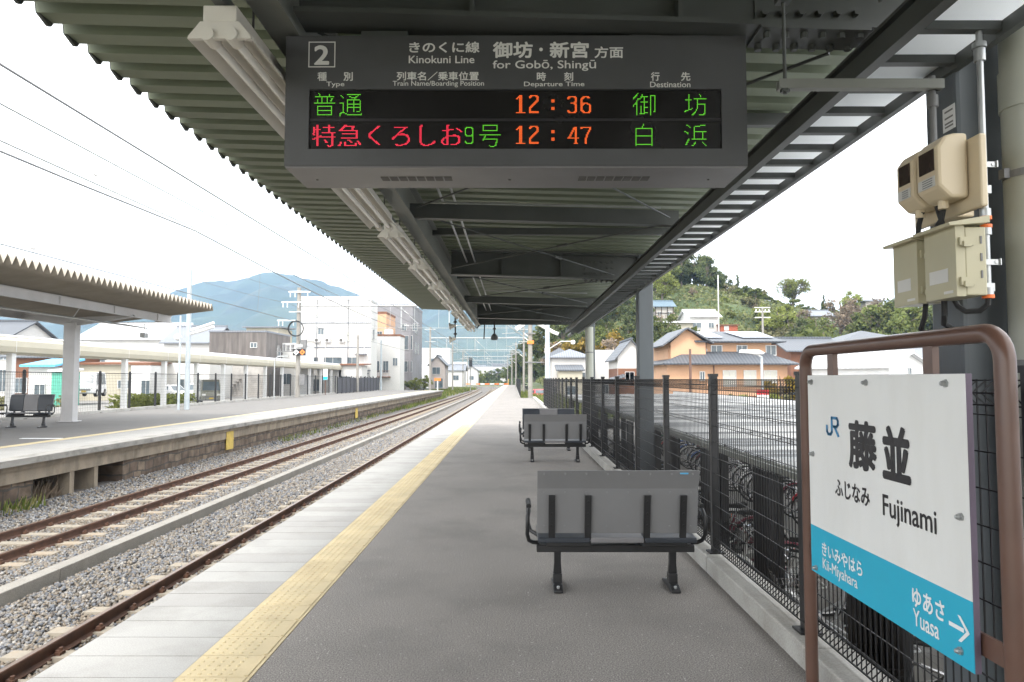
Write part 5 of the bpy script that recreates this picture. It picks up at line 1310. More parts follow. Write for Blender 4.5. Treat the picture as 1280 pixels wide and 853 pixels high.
def house(label, cx, cy, z0, w, d, h, roof, rh, wm, rm, rz=0., over=.45, wins=(), cat='house', name='house', group=None):
    t = thing(name, label, cat, (cx, cy, z0), rz, group); w2, d2 = w / 2, d / 2
    b = MB()
    if roof == 'gx': b.prism([(-d2, 0), (d2, 0), (d2, h), (0, h + rh), (-d2, h)], lambda u, v, q: (q, u, v), -w2, w2)
    elif roof == 'gy': b.prism([(-w2, 0), (w2, 0), (w2, h), (0, h + rh), (-w2, h)], lambda u, v, q: (u, q, v), -d2, d2)
    else: b.box(-w2, w2, -d2, d2, 0, h)
    b.obj('wall', M[wm], t)
    b = MB(); th = .16
    if roof == 'gx':
        s = rh / d2
        for e in (-1, 1): b.prism([(0, h + rh + .02), (e * (d2 + over), h - over * s + .02), (e * (d2 + over), h - over * s + th), (0, h + rh + th)], lambda u, v, q: (q, u, v), -w2 - over, w2 + over)
        b.box(-w2 - over, w2 + over, -.14, .14, h + rh + th * .8, h + rh + th + .18)
    elif roof == 'gy':
        s = rh / w2
        for e in (-1, 1): b.prism([(0, h + rh + .02), (e * (w2 + over), h - over * s + .02), (e * (w2 + over), h - over * s + th), (0, h + rh + th)], lambda u, v, q: (u, q, v), -d2 - over, d2 + over)
        b.box(-.14, .14, -d2 - over, d2 + over, h + rh + th * .8, h + rh + th + .18)
    elif roof == 'hip':
        a, c = w2 + over, d2 + over; rx = max(0, a - c) if a > c else 0; ry = max(0, c - a)
        b.add([(-a, -c, h), (a, -c, h), (a, c, h), (-a, c, h), (-rx, -ry, h + rh), (rx, -ry, h + rh), (rx, ry, h + rh), (-rx, ry, h + rh), (-a, -c, h + th), (a, -c, h + th), (a, c, h + th), (-a, c, h + th)],
              [(0, 3, 2, 1), (0, 1, 9, 8), (1, 2, 10, 9), (2, 3, 11, 10), (3, 0, 8, 11), (8, 9, 5, 4), (9, 10, 6, 5), (10, 11, 7, 6), (11, 8, 4, 7), (4, 5, 6, 7)])
    elif roof == 'mono': b.prism([(-d2 - over, h), (d2 + over, h + rh), (d2 + over, h + rh + th), (-d2 - over, h + th)], lambda u, v, q: (q, u, v), -w2 - over, w2 + over)
    else:
        b.box(-w2 - .06, w2 + .06, -d2 - .06, -d2 + .16, h - .05, h + rh); b.box(-w2 - .06, w2 + .06, d2 - .16, d2 + .06, h - .05, h + rh)
        b.box(-w2 - .06, -w2 + .16, -d2 + .16, d2 - .16, h - .05, h + rh); b.box(w2 - .16, w2 + .06, -d2 + .16, d2 - .16, h - .05, h + rh); b.box(-w2 + .16, w2 - .16, -d2 + .16, d2 - .16, h - .04, h + .02)
    b.obj('roof', M[rm], t)
    for wn in wins: window_on(t, wn[0], w2, d2, *wn[1:])
    return t
def px_house(label, pa, pb, pt, Y, z0, d, roof, rh, wm, rm, **k):
    """pa..pb: its width seen in the photo at distance Y; pt: the row of its eave"""
    p, q = at(pa, pt, Y=Y), at(pb, pt, Y=Y)
    return house(label, (p.x + q.x) / 2, Y + d / 2, z0, q.x - p.x, d, p.z - z0, roof, rh, wm, rm, **k)
LZ = -.45
wb = px_house('large white flat-roofed building behind the walkway, tallest on the left', 377, 464, 375, 104, LZ, 5, 'flat', .5, 'plaster', 'white', over=0, cat='building', name='building',
         wins=[('front', -2.2, 8.6, .8, .9), ('front', -.4, 3.7, 2.6, 1.5), ('front', 2.4, 3.7, 1.4, 1.5), ('front', 3.6, .6, 1.2, 2.4), ('front', -3.4, 3.7, 1.6, 1.5), ('right', -.6, 8, 1.2, 1.4)])
b = MB(); b.box(2.9, 4.6, -3.3, -2.52, 5.6, 5.75); b.box(-5.1, 4.9, -2.85, -2.55, 2.75, 2.95); b.obj('awning', M['tilepale'], wb)
b = MB(); b.cyl((4.2, -2.6, 0), (4.2, -2.6, 10), .06, n=6); b.cyl((-1.5, -2.58, 3), (-1.5, -2.58, 9), .05, n=6); b.obj('drain_pipe', M['white'], wb)
px_house('orange fronted house squeezed beside the large white building', 462, 483, 392, 119, LZ, 9, 'flat', .3, 'orange_wall', 'brick', over=0, wins=[('front', .3, 8.6, .8, 1.4)])
t = px_house('white house with rusty balcony in front of the orange wall', 462, 500, 420, 114, LZ, 4.8, 'flat', .25, 'plaster', 'brick', over=0, wins=[('front', -1.2, 3.1, .7, 1.8), ('front', .2, 3.1, .8, 1.8), ('front', 1.7, 4.2, .7, 1.2)])
b = MB(); b.box(-2.4, 1.0, -3.6, -2.42, 2.3, 2.45)
for i in range(12): b.box(-2.4 + i * .3, -2.37 + i * .3, -3.6, -3.56, 2.45, 3.3)
b.box(-2.4, 1.0, -3.6, -3.55, 3.3, 3.36); b.obj('balcony', M['brick'], t)
b = MB(); b.lathe([(0, 0), (.75, 0), (.75, 1.9), (.5, 2.1), (0, 2.15)], c=(.2, 0, 8.1), n=14); b.obj('water_tank', M['white'], t)
t = px_house('grey modern concrete building with tall dark windows', 466, 516, 383, 134, LZ, 14, 'flat', .4, 'greybldg', 'greybldg', over=0, cat='building', name='building',
         wins=[('front', 3.0, 7.6, 1.5, 2.6), ('front', 1.2, 7.6, 1.2, 2.6), ('front', 1.0, 3.4, 1.4, 2.0), ('front', 2.9, 3.4, 1.6, 2.0), ('front', 2.2, 11.2, .8, 1.2), ('front', 4.2, 11.2, .8, 1.2), ('right', -3, 7, 1.4, 2), ('right', 1, 7, 1.4, 2), ('right', -3, 11, 1.4, 1.4)])
b = MB(); b.box(-2.2, 2.6, -4, 2, 14, 15.3); b.box(3.1, 3.5, -7.25, -7.02, 0, 13.6); b.box(-.6, -.3, -7.2, -7.02, 0, 13.4); b.box(-4.5, -.7, -7.12, -7.02, 6.8, 13.2); b.obj('pilaster', M['greybldg'], t)
window_on(t, 'front', 2.6, 4, 1.4, 14.2, 1.2, .9)
px_house('small pinkish gabled house beside the far end of the opposite platform', 537, 556, 455, 150, LZ, 8, 'gy', 1.6, 'pinkwall', 'tile', wins=[('front', -.2, 3.1, 1.6, 1.4), ('right', 0, 3, 1.2, 1.2), ('front', .4, .2, 1.6, 2)])
px_house('low white building with dark strip window behind the pinkish house', 526, 562, 437, 195, LZ, 10, 'flat', .4, 'white', 'white', over=0, wins=[('front', 0, 7, 3, .7)])
px_house('white house with grey roof right of the pinkish house', 560, 580, 463, 190, LZ, 8, 'gx', 1.4, 'plaster', 'tilepale', wins=[('front', 0, 1.8, 1.4, 1.2)])
px_house('far white house under the mountain beside the tracks', 582, 597, 463, 240, LZ, 8, 'gy', 1.4, 'plaster', 'tilepale', wins=[('front', 0, 1.8, 1.4, 1.2)])
t = px_house('weathered dark boarded building above the walkway roof', 262, 333, 415, 84, LZ, 9, 'flat', .15, 'oldwood', 'tilepale', over=0, cat='building', name='building', wins=[('right', 0, 4.5, 1.1, 1.3), ('front', 1.9, 5.8, .7, .5)])
b = MB(); b.box(-3.2, 3.3, -4.62, -4.52, 0, 3.6); b.obj('plaster_wall', M['mottled'], t)
b = MB()
for k in range(6): b.box(.6 - k * .34 - .3, .6 - k * .34, -5.4, -4.65, 2.0 - k * .32, 2.05 - k * .32)
b.obj('stair_tread', M['black'], t)
px_house('small cream rooftop house between the dark boarded building and the mast', 308, 348, 410, 96, LZ, 6, 'mono', .2, 'cream', 'tilepale', wins=[('front', -1.0, 7.0, .7, 1.1), ('right', 0, 5, 1, 1)])
px_house('plain white building behind the mast with the cable coil', 318, 376, 431, 90, LZ, 6, 'flat', .2, 'plaster', 'white', over=0, cat='building', name='building', wins=[('front', 1.2, 1.4, 1.2, 1.3), ('front', -1.4, 1.4, 1.2, 1.3)])
px_house('white walled building with tiled gable roof left of the dark boards', 205, 262, 428, 92, LZ, 9, 'gx', 2.2, 'plaster', 'tilepale', wins=[('front', 0, 4, 1.2, 1)])
px_house('wide white building far behind the blue lamp pole', 235, 322, 416, 112, LZ, 9, 'flat', .3, 'white', 'white', over=0, cat='building', name='building', wins=[('front', 0, 5, 2, 1)])
px_house('long white roofed hall behind the walkway on the left', 96, 212, 424, 98, LZ, 12, 'gx', 2.4, 'plaster', 'whiteroof', cat='building', name='building', wins=[('front', -3, 4, 1.2, 1), ('front', 3, 4, 1.2, 1)])
t = px_house('low cream building with one dark window behind the walkway posts', 96, 178, 456, 68, LZ, 6, 'mono', .3, 'cream', 'brick', cat='building', name='building', wins=[('front', 1.4, 1.2, 1.0, .7), ('front', -1.8, 1.2, 1.0, .7)])
px_house('small white flat shed behind the planting bed', 164, 188, 456, 62, LZ, 3, 'flat', .12, 'white', 'brick', over=0, cat='shed', name='shed', wins=[('front', .5, .2, .7, 1.7)])
px_house('grey building with dark ground floor beside the white shed', 186, 262, 452, 73, LZ, 6, 'flat', .2, 'plaster', 'brick', over=0, cat='building', name='building', wins=[('front', -2.2, .4, 1.6, 1.6), ('front', .6, .4, 1.2, 1.6), ('front', 2.2, .4, 1.0, 1.6)])
px_house('brown tiled house with white wall at the left edge', 8, 70, 446, 66, LZ, 7, 'gx', 1.3, 'brick', 'tile', wins=[('front', -1, .8, 1.4, 1.3), ('front', 1.4, .8, 1.2, 1.3)])
px_house('white house with dark windows cut off by the left edge', -50, 12, 420, 72, LZ, 7, 'gx', 1.6, 'plaster', 'tile', wins=[('front', 2.0, .8, .8, 2.2), ('front', 2.0, 4, .9, .9)])
px_house('small shed with blue sheet roof behind the opposite bench', 36, 66, 459, 56, LZ, 3, 'mono', .6, 'plaster', 'bluesheet', cat='shed', name='shed', wins=[('front', 0, .4, .8, 1.2)])
px_house('green sheeted stall beside the white canopy column', 65, 80, 465, 54, LZ, 2, 'mono', .15, 'greensheet', 'whiteroof', over=.2, cat='stall', name='stall')
px_house('white garage behind the right end of the covered walkway', 385, 452, 457, 99, LZ, 4, 'mono', .2, 'plaster', 'brick', cat='garage', name='garage', wins=[('front', 1.6, .4, 1.0, 2), ('front', 3, .9, 1.2, .8), ('front', -2.5, .4, 1.2, 1.6)])
def clutter(t, w2, d2, h, seed, floors=(), acs=4):
    rr = random.Random(seed)
    for z in floors:
        b = MB(); b.box(-w2 - .05, w2 + .05, -d2 - .07, -d2 - .003, z, z + .14); b.obj('ledge', M['tilepale'], t)
    for _ in range(acs):
        x = rr.uniform(-w2 * .85, w2 * .85); z = rr.choice((.1, 2.2, 4.9, 7.4)); z = min(z, h - 1.5)
        b = MB(); b.box(x - .4, x + .4, -d2 - .38, -d2 - .05, z, z + .62); b.use(1).cyl((x - .08, -d2 - .385, z + .31), (x - .08, -d2 - .38, z + .31), .24, n=12); b.obj('air_conditioner', [M['frame'], M['vent']], t)
    for x in (-w2 * .55, w2 * .35):
        b = MB(); b.cyl((x, -d2 - .09, 0), (x, -d2 - .09, h), .05, n=6); b.obj('drain_pipe', M['tilepale'], t)
clutter(wb, 5.1, 2.5, 14.1, 3, (3.2, 6.6, 10.2), 6)
for q in ((-3.6, 7.6, 1.2, 1.3), (1.6, 7.6, 1.4, 1.3), (3.6, 7.6, .9, 1.3), (-3.0, 11.2, 1.4, 1.2), (1.0, 11.2, 1.0, 1.2), (3.2, 11.2, 1.4, 1.2)): window_on(wb, 'front', 5.1, 2.5, *q, 'shutter')
# vehicles
def car(label, loc, rz, m, L=4.0, Wd=1.65, h=1.5, van=False, cat='car', name='parked_car'):
    t = thing(name, label, cat, loc, rz); hw = Wd / 2
    if van: prof = [(-L / 2, .3), (L / 2, .3), (L / 2, .95), (L / 2 - .15, 1.05), (L / 2 - .55, h - .12), (L / 2 - .75, h), (-L / 2 + .15, h), (-L / 2, h - .2)]
    else: prof = [(-L / 2, .3), (L / 2, .3), (L / 2, .65), (L / 2 - .25, .82), (L / 2 - 1.1, .92), (L / 2 - 1.75, h - .06), (L / 2 - 2.1, h), (-L / 2 + .9, h), (-L / 2 + .25, .98), (-L / 2, .85)]
    n = len(prof); vs = []
    for s, k in ((-1, 0), (-1, 1), (1, 1), (1, 0)):
        for x, z in prof:
            inset = .0 if z < 1.0 else .14 * (z - 1.0) / (h - 1.0 + .01)
            vs.append((x, s * (hw - inset - (0 if k == 0 else .05)), z if k == 0 else .3 + (z - .3) * (1.0)))
    b = MB(); vs2 = vs[:n] + vs[3 * n:]
    b.add(vs2, [(i, (i + 1) % n, n + (i + 1) % n, n + i) for i in range(n)] + [tuple(range(n)), tuple(range(n, 2 * n))]); b.obj('body', m, t, bevel=.05)
    z0 = 1.0
    def win(nm, pts): bb = MB(); bb.add(pts, [tuple(range(len(pts)))]); bb.obj(nm, M['glass'], t)
    def sx(z, i0, i1): (xa, za), (xb, zb) = prof[i0], prof[i1]; return xa + (xb - xa) * (z - za) / (zb - za)
    i0, i1 = (3, 4) if van else (4, 5)
    za, zb = prof[i0][1] + .05, prof[i1][1] - .04
    for nm, ww in (('windscreen', .86),):
        pts = []
        for z in (za, zb):
            x = sx(z, i0, i1) + .012; yy = (hw - (.14 * (z - 1) / (h - .99) if z > 1 else 0)) * ww; pts.append((x, yy, z))
        p = [(pts[0][0], -pts[0][1], pts[0][2]), pts[0], pts[1], (pts[1][0], -pts[1][1], pts[1][2])]; win(nm, p)
    zt = h - .12
    for s in (-1, 1):
        ins = lambda z: .14 * (z - 1.0) / (h - .99) - .012
        for xa, xb in (((L / 2 - .75 if van else L / 2 - 1.85), .1), (.0, -L / 2 + (.4 if van else 1.1))):
            win('side_window', [(xa, s * (hw - ins(1.02)), 1.02), (xb, s * (hw - ins(1.02)), 1.02), (xb, s * (hw - ins(zt)), zt), (xa - .2, s * (hw - ins(zt)), zt)])
        for x in (-L * .31, L * .32):
            bb = MB(); bb.cyl((x, s * (hw - .18), .31), (x, s * (hw + .02), .31), .31, n=18); wo_ = bb.obj('wheel', M['rubber'], t)
            bb = MB(); bb.cyl((x, s * (hw + .015), .31), (x, s * (hw + .032), .31), .19, n=14); bb.obj('rim', M['chrome'], wo_)
        bb = MB(); bb.box(L / 2 - .06, L / 2 + .02, s * hw * .72 - .14, s * hw * .72 + .14, .68, .82); bb.obj('headlight', M['insul'], t)
    bb = MB(); bb.box(L / 2 + .0, L / 2 + .012, -.5, .5, .5, .64); bb.use(1).box(L / 2 + .01, L / 2 + .02, -.17, .17, .38, .52); bb.obj('grille', [M['cable'], M['yellow']], t)
    bb = MB(); bb.box(-L / 2 - .02, L / 2 + .025, -hw + .02, hw - .02, .26, .36); bb.obj('bumper', M['cable'], t)
    return t
M['vanpaint'] = mat('olive_silver_paint', (.24, .24, .20), .3, metal=.3, var=.04); M['whitepaint'] = mat('white_car_paint', (.75, .75, .75), .25, var=.03)
p = at(263, 500, Y=60); car('olive silver box van parked nose out behind the opposite fence', (p.x - .3, 60.5, LZ), R(-62), M['vanpaint'], 3.4, 1.6, 2.0, True, 'van', 'parked_van')
p = at(222, 490, Y=66); car('white hatchback parked left of the box van', (p.x - .6, 66.5, LZ), R(-20), M['whitepaint'], 3.8, 1.65, 1.5)
p = at(236, 490, Y=69); car('white car half hidden behind the blue lamp pole', (p.x, 70.5, LZ), R(-55), M['whitepaint'], 3.6, 1.6, 1.6)
p = at(104, 480, Y=58); car('white van parked beside the canopy column across the tracks', (p.x, 59, LZ + .6), R(-75), M['whitepaint'], 3.4, 1.6, 2.0, True, 'van', 'parked_van')
p = at(675, 480, Y=90); car('small red car beyond the grass right of the portal mast', (p.x, 91, -1.2), R(-80), M['red'], 3.8, 1.6, 1.5)
# planting bed on the street
pb = at(160, 495, Y=52); pc = at(232, 495, Y=52)
rg = np.random.default_rng(11); n = 2600
pts = np.stack([rg.uniform(pb.x - .5, pc.x, n), rg.uniform(50, 54, n), LZ + rg.random(n) ** 1.5 * .95], 1); stuff_leaves('planting_bed', pts, .13, M['leaflime'], 4)
pts = np.stack([rg.uniform(-39, -33, 900), rg.uniform(50, 53, 900), LZ + rg.random(900) ** 1.5 * .8], 1); stuff_leaves('planting_bed', pts, .13, M['leafolive'], 5)
pts = np.stack([rg.uniform(-35.5, -31.5, 900), rg.uniform(46, 49, 900), LZ + rg.random(900) ** 1.5 * .9], 1); stuff_leaves('planting_bed', pts, .13, M['leafolive'], 6)
t = thing('crossing_barrier', 'orange and white barrier at the far end of the opposite platform', 'barrier', (-12.6, 118, -1.0))
b = MB(); b.box(-.55, .55, -.05, .05, 2.3, 2.75); b.use(1).box(-.1, .1, -.1, .1, 0, 2.3); b.obj('panel', [M['orange'], M['white']], t)
t = thing('level_crossing_gate', 'orange striped barriers across the tracks far ahead', 'barrier', (-6.5 + xcurve(225), 225, -1.0))
b = MB()
for k in range(9): b.use(k % 2).box(-6 + k * 1.5, -4.6 + k * 1.5, -.1, .1, .85, 1.2)
b.obj('bar', [M['orange'], M['whiteink']], t)
for x in (-6.1, 7.4):
    b = MB(); b.cyl((x, 0, 0), (x, 0, 2.6), .12, n=8); b.obj('post', M['yellow'], t)
t = thing('colour_light_signal', 'black railway signal head on a thin post beside the far tracks', 'railway signal', (-8.6 + xcurve(150), 150, -1.2))
b = MB(); b.cyl((0, 0, 0), (0, 0, 7.2), .09, n=8); b.obj('post', M['galv'], t); b = MB(); b.box(-.35, .35, -.12, .12, 5.4, 7.3); b.lathe([(.0, -.02), (.14, 0)], c=(0, -.2, 6), n=8); b.obj('signal_head', M['black'], t)
# ------------------------------------------------------------------ right side: street, houses, hill
p = at(990, 500, Y=40)
ctr = at(859, 425, Y=62)
oh = thing('house', 'orange two-storey house with slate roofs and solar panels beyond the bicycle shed', 'house', (0, 0, GZ))
def hx(px, Y=62): return at(px, 450, Y=Y).x
# lower storey
x0, x1 = hx(829), hx(989); Y0h = 62
b = MB(); b.box(x0 + .35, x1 - .35, Y0h, Y0h + 9, 0, 4.15); b.box(hx(840), hx(972), Y0h + 1.4, Y0h + 8.6, 4.0, 6.02)
g0, g1, gm = hx(834), hx(889), hx(861)
b.prism([(g0 + .5, 4.0), (g1 - .25, 4.0), (g1 - .25, 6.05), (gm, 7.2), (g0 + .5, 6.0)], lambda u, v, q: (u, q, v), Y0h + .8, Y0h + 7)
b.obj('wall', M['orange_wall'], oh)
b = MB()
def slab(b, pts, th=.13):
    pts = [Vector(q) for q in pts]; n = (pts[1] - pts[0]).cross(pts[2] - pts[0]).normalized()
    if n.z < 0: n = -n
    k = len(pts); b.add(pts + [q + n * th for q in pts], [tuple(range(k)), tuple(range(k, 2 * k))] + [(i, (i + 1) % k, k + (i + 1) % k, k + i) for i in range(k)])
xe0, xe1 = x0 - .2, x1 + .35
slab(b, [(xe0, Y0h - .9, 4.02), (xe1, Y0h - .9, 4.02), (xe1 - 2.4, Y0h + 1.4, 5.12), (xe0 + 2.6, Y0h + 1.4, 5.12)])
slab(b, [(xe0, Y0h - .9, 4.02), (xe0 + 2.6, Y0h + 1.4, 5.12), (xe0 + 2.6, Y0h + 6, 5.12), (xe0, Y0h + 9, 4.02)]); slab(b, [(xe1, Y0h - .9, 4.02), (xe1 - 2.4, Y0h + 1.4, 5.12), (xe1 - 2.4, Y0h + 6, 5.12), (xe1, Y0h + 9, 4.02)])
b.obj('lower_roof', M['tile'], oh)
b = MB(); yr = Y0h + 5
slab(b, [(hx(872), Y0h + .55, 6.02), (hx(986), Y0h + .55, 6.02), (hx(966), yr, 7.1), (gm, yr, 7.2)])
slab(b, [(hx(986), Y0h + .55, 6.02), (hx(986), Y0h + 9.2, 6.02), (hx(966), yr, 7.1)]); slab(b, [(gm, yr, 7.2), (hx(966), yr, 7.1), (hx(986), Y0h + 9.4, 6.02), (hx(836), Y0h + 9.4, 6.02)])
slab(b, [(g0 - .3, Y0h + .2, 5.66), (gm, Y0h + .2, 7.22), (gm, Y0h + 8, 7.22), (g0 - .3, Y0h + 8, 5.66)]); slab(b, [(g1 + .3, Y0h + .2, 5.9), (gm, Y0h + .2, 7.22), (gm, yr, 7.22), (g1 + .3, yr, 5.9)])
b.obj('upper_roof', M['tile'], oh)
b = MB()
def onslope(u0, u1, v0, v1):
    f = lambda v: (Y0h + .55 + (yr - Y0h - .55) * v, 6.02 + 1.12 * v + .2)
    return [(u0, *f(v0)), (u1, *f(v0)), (u1 - .5, *f(v1)), (u0 - .9, *f(v1))]
slab(b, onslope(hx(890), hx(911), .22, .82), .06); b.use(0); slab(b, onslope(hx(936), hx(976), .22, .85), .06); b.obj('solar_panel', M['solar'], oh)
def hwin(pa, pb, za, zb, y, gm_='glass', fm='frame'):
    x = (hx(pa) + hx(pb)) / 2; w = hx(pb) - hx(pa); e = bpy.data.objects.new('tmp', None)
    window_on(oh, 'front', 0, -y, x, za, w, zb - za, gm_, fm)
for pa, pb in ((895, 908), (928, 940), (965, 977)): hwin(pa, pb, 4.95, 5.75, Y0h + 1.4)
for pa, pb in ((904, 919), (930, 944), (955, 970)): hwin(pa, pb, 2.2, 3.5, Y0h, 'shutter', 'frame')
hwin(875, 880, 2.7, 3.4, Y0h)
b = MB(); b.cyl((hx(886.5), Y0h + 1.36, 5.35), (hx(886.5), Y0h + 1.41, 5.35), .22, n=16); b.obj('vent', M['white'], oh)
b = MB(); b.cyl((g1 - .1, Y0h + 1.3, 4.1), (g1 - .1, Y0h + 1.3, 6), .05, n=6); b.cyl((hx(892), Y0h - .05, 0), (hx(892), Y0h - .05, 4), .05, n=6); b.obj('drain_pipe', M['brown'], oh)
def rhouse(label, pa, pb, pt, Y, d, roof, rh, wm, rm, **k): return px_house(label, pa, pb, pt, Y, GZ, d, roof, rh, wm, rm, **k)
rhouse('white house with pale blue roof left of the third column', 690, 738, 448, 92, 8, 'hip', 1.3, 'plaster', 'tilepale', wins=[('front', .6, 2.6, .8, 1.0), ('front', 1.8, 2.6, .8, 1.0), ('front', -1.6, .6, 1.4, 1.2)])
rhouse('pale house with grey hip roof behind the white house by the pole', 684, 716, 447, 112, 8, 'hip', 1.6, 'plaster', 'tile', wins=[('front', .3, 3, .8, 1.0)])
rhouse('low pale annex with tiled lean-to roof before the white house', 698, 728, 464, 88, 3, 'mono', .7, 'cream', 'tile', over=.3, wins=[('front', 0, .8, 1.2, 1.1)])
rhouse('white flat-roofed house between the third column and the brown gable', 744, 776, 440, 96, 9, 'flat', .25, 'plaster', 'white', over=.3, wins=[('front', 1.0, 3.1, .9, .5), ('front', -.4, .8, .8, 1.2)])
t = rhouse('brown walled house with steep white gable beside the second column', 772, 806, 446, 84, 8, 'gy', 1.9, 'plaster', 'tile', wins=[('front', -.2, 2.7, 1.0, .9)])
b = MB(); b.box(-1.58, 1.58, -4.02, -3.9, 0, 4.05); b.box(-1.62, -1.5, -3.9, 3.8, 0, 4.05); b.obj('cladding', M['brick'], t)
b = MB(); slab_ = [(-2.6, -5.2, 2.5), (-.9, -5.2, 3.0), (-.9, -4.03, 3.3), (-2.6, -4.03, 2.8)]; b.add(slab_ + [(x, y, z + .12) for x, y, z in slab_], [(0, 1, 2, 3), (4, 5, 6, 7), (0, 1, 5, 4), (1, 2, 6, 5), (2, 3, 7, 6), (3, 0, 4, 7)]); b.obj('lean_to_roof', M['tile'], t)
rhouse('broad white house right of the second column', 812, 840, 440, 98, 9, 'flat', .25, 'plaster', 'tilepale', over=.3, wins=[('front', 0, 2.8, .9, .9)])
# houses on the hill and at its foot
def hillz(x, y):
    xr = np.array([-10, 6, 14, 22, 32, 42, 50, 60, 68, 80, 110, 135, 180, 260]); zr = np.array([4, 7, 12, 17, 21.5, 23.5, 21.5, 19.5, 18, 16, 15, 15, 14, 10])
    u = np.asarray(x) * 170.0 / np.maximum(np.asarray(y), 60.0) * .45 + np.asarray(x) * .55
    rid = np.interp(u, xr, zr)
    s = np.clip((np.asarray(y) - 100) / 72, 0, 1); s = s * s * (3 - 2 * s)
    back = 1 - .5 * np.clip((np.asarray(y) - 185) / 90, 0, 1) ** 1.5
    st = s * 7; ter = (np.floor(st) + np.clip((st - np.floor(st)) * 2.2, 0, 1)) / 7
    side = np.clip((np.asarray(x) - 4 - .012 * np.asarray(y)) / 14, 0, 1)
    return GZ - .3 + (rid + 1.2) * (ter * .6 + s * .4) * back * (.25 + .75 * side)
xs = np.linspace(3, 240, 150); ys = np.linspace(98, 300, 120); X, Y = np.meshgrid(xs, ys); Z = hillz(X, Y) + rng.normal(0, .12, X.shape)
V = np.stack([X, Y, Z], -1).reshape(-1, 3); nx = len(xs); i = (np.arange(len(ys) - 1)[:, None] * nx + np.arange(nx - 1)).ravel(); F = np.stack([i, i + 1, i + 1 + nx, i + nx], 1)
struct(link('hill', npmesh('hill', V, F, M['hill'], smooth=True)))
def hhouse(label, pa, pb, pt, pbot, Y, d, roof, rh, wm, rm, **k):
    p, q = at(pa, pt, Y=Y), at(pb, pt, Y=Y); z0 = at(pa, pbot, Y=Y).z - 2.5
    wins = [(w[0], w[1], w[2] + 2.5, *w[3:]) for w in k.pop('wins', ())]
    return house(label, (p.x + q.x) / 2, Y + d / 2, z0, q.x - p.x, d, p.z - z0, roof, rh, wm, rm, wins=wins, **k)
t = hhouse('half-timbered house with blue roof high on the hillside', 819, 842, 383, 399, 142, 6, 'gx', 1.2, 'mottled', 'blueroof', over=.5, wins=[('front', -1.0, .6, .8, .8), ('front', 1.0, .6, .8, .8), ('right', 0, .6, .8, .8)])
b = MB()
for x in (-1.8, -.6, .6, 1.75): b.box(x - .08, x + .08, -3.07, -3.01, 2.4, 5.0)
b.box(-1.8, 1.8, -3.075, -3.012, 3.6, 3.75); b.obj('timber_framing', M['timber'], t)
hhouse('long white building with flat white roof below the half-timbered house', 862, 899, 396, 412, 128, 8, 'gx', 1.4, 'plaster', 'whiteroof', wins=[('front', -1.5, .3, 1.8, .9), ('front', 1.2, .3, .9, .9)])
hhouse('cream house with pale roof beside the long white building', 829, 866, 404, 422, 124, 8, 'mono', .9, 'cream', 'whiteroof', wins=[('front', -1, .5, .9, .9)])
hhouse('grey roofed house peeping over the long white building', 864, 882, 391, 398, 150, 5, 'gx', 1.2, 'plaster', 'tile', wins=[('front', 0, .2, .8, .6)])
hhouse('small red shed on the slope behind the solar roofs', 901, 922, 407, 413, 126, 4, 'mono', .35, 'redshed', 'brick', over=.25, cat='shed', name='shed', wins=[('front', -.5, .0, .7, .7, 'shutter')])
hhouse('tall pale house among trees left of the second column', 716, 734, 417, 428, 150, 6, 'hip', 1.2, 'mottled', 'tile', wins=[('front', 0, .5, 1.2, .7)])
hhouse('white house half hidden by the edge of the canopy on the hill', 776, 800, 381, 392, 165, 6, 'hip', 1.3, 'mottled', 'tile', wins=[('front', 0, .4, 1.4, .7), ('front', -1.4, .4, .8, .7)])
hhouse('farmhouse with pale gable roof on the hill below the lone tree', 1013, 1042, 395, 404, 150, 7, 'gx', 1.3, 'mottled', 'tilepale', wins=[('front', .4, .4, .8, .7)])
hhouse('white house with grey roof among the trees at the right of the hill', 1082, 1104, 377, 390, 160, 7, 'hip', 1.0, 'mottled', 'tilepale', wins=[('front', -1, .5, .8, .8)])
hhouse('greenhouse like grey shed on the terraces under the ridge', 958, 968, 377, 384, 165, 5, 'mono', .8, 'tilepale', 'tilepale', over=.1, cat='shed', name='shed')
rhouse('long dark-roofed house with brown wall right of the orange house', 988, 1052, 438, 74, 8, 'gx', 1.3, 'brick', 'tile', over=.7, wins=[('front', 1.2, 1.2, 1.4, 1.2), ('front', -2, 1.2, 1.4, 1.2)])
rhouse('large tiled farmhouse roof rising behind the station sign', 1054, 1146, 430, 80, 9, 'hip', 1.75, 'brick', 'tile', over=.8, wins=[('front', -2.2, 3.3, 1.6, .9), ('front', .6, 3.3, 1.6, .9), ('front', 3, 3.3, 1, .9)])
p = at(1083, 459, Y=59); house('pale shed with white metal roof seen just over the station sign', p.x, 59.5, GZ, 7.4, 6.2, 3.75, 'gx', 1.05, 'white', 'whiteroof', R(-55), .4, [('right', 0, 3.2, .5, .45), ('front', 0, 1, 1.4, 1)], 'shed', 'shed')
rhouse('slate roofed houses beside the nearest column', 1138, 1215, 452, 70, 9, 'gx', 1.4, 'plaster', 'tilepale', over=.6, wins=[('front', -1, 1.5, 1.2, 1)])
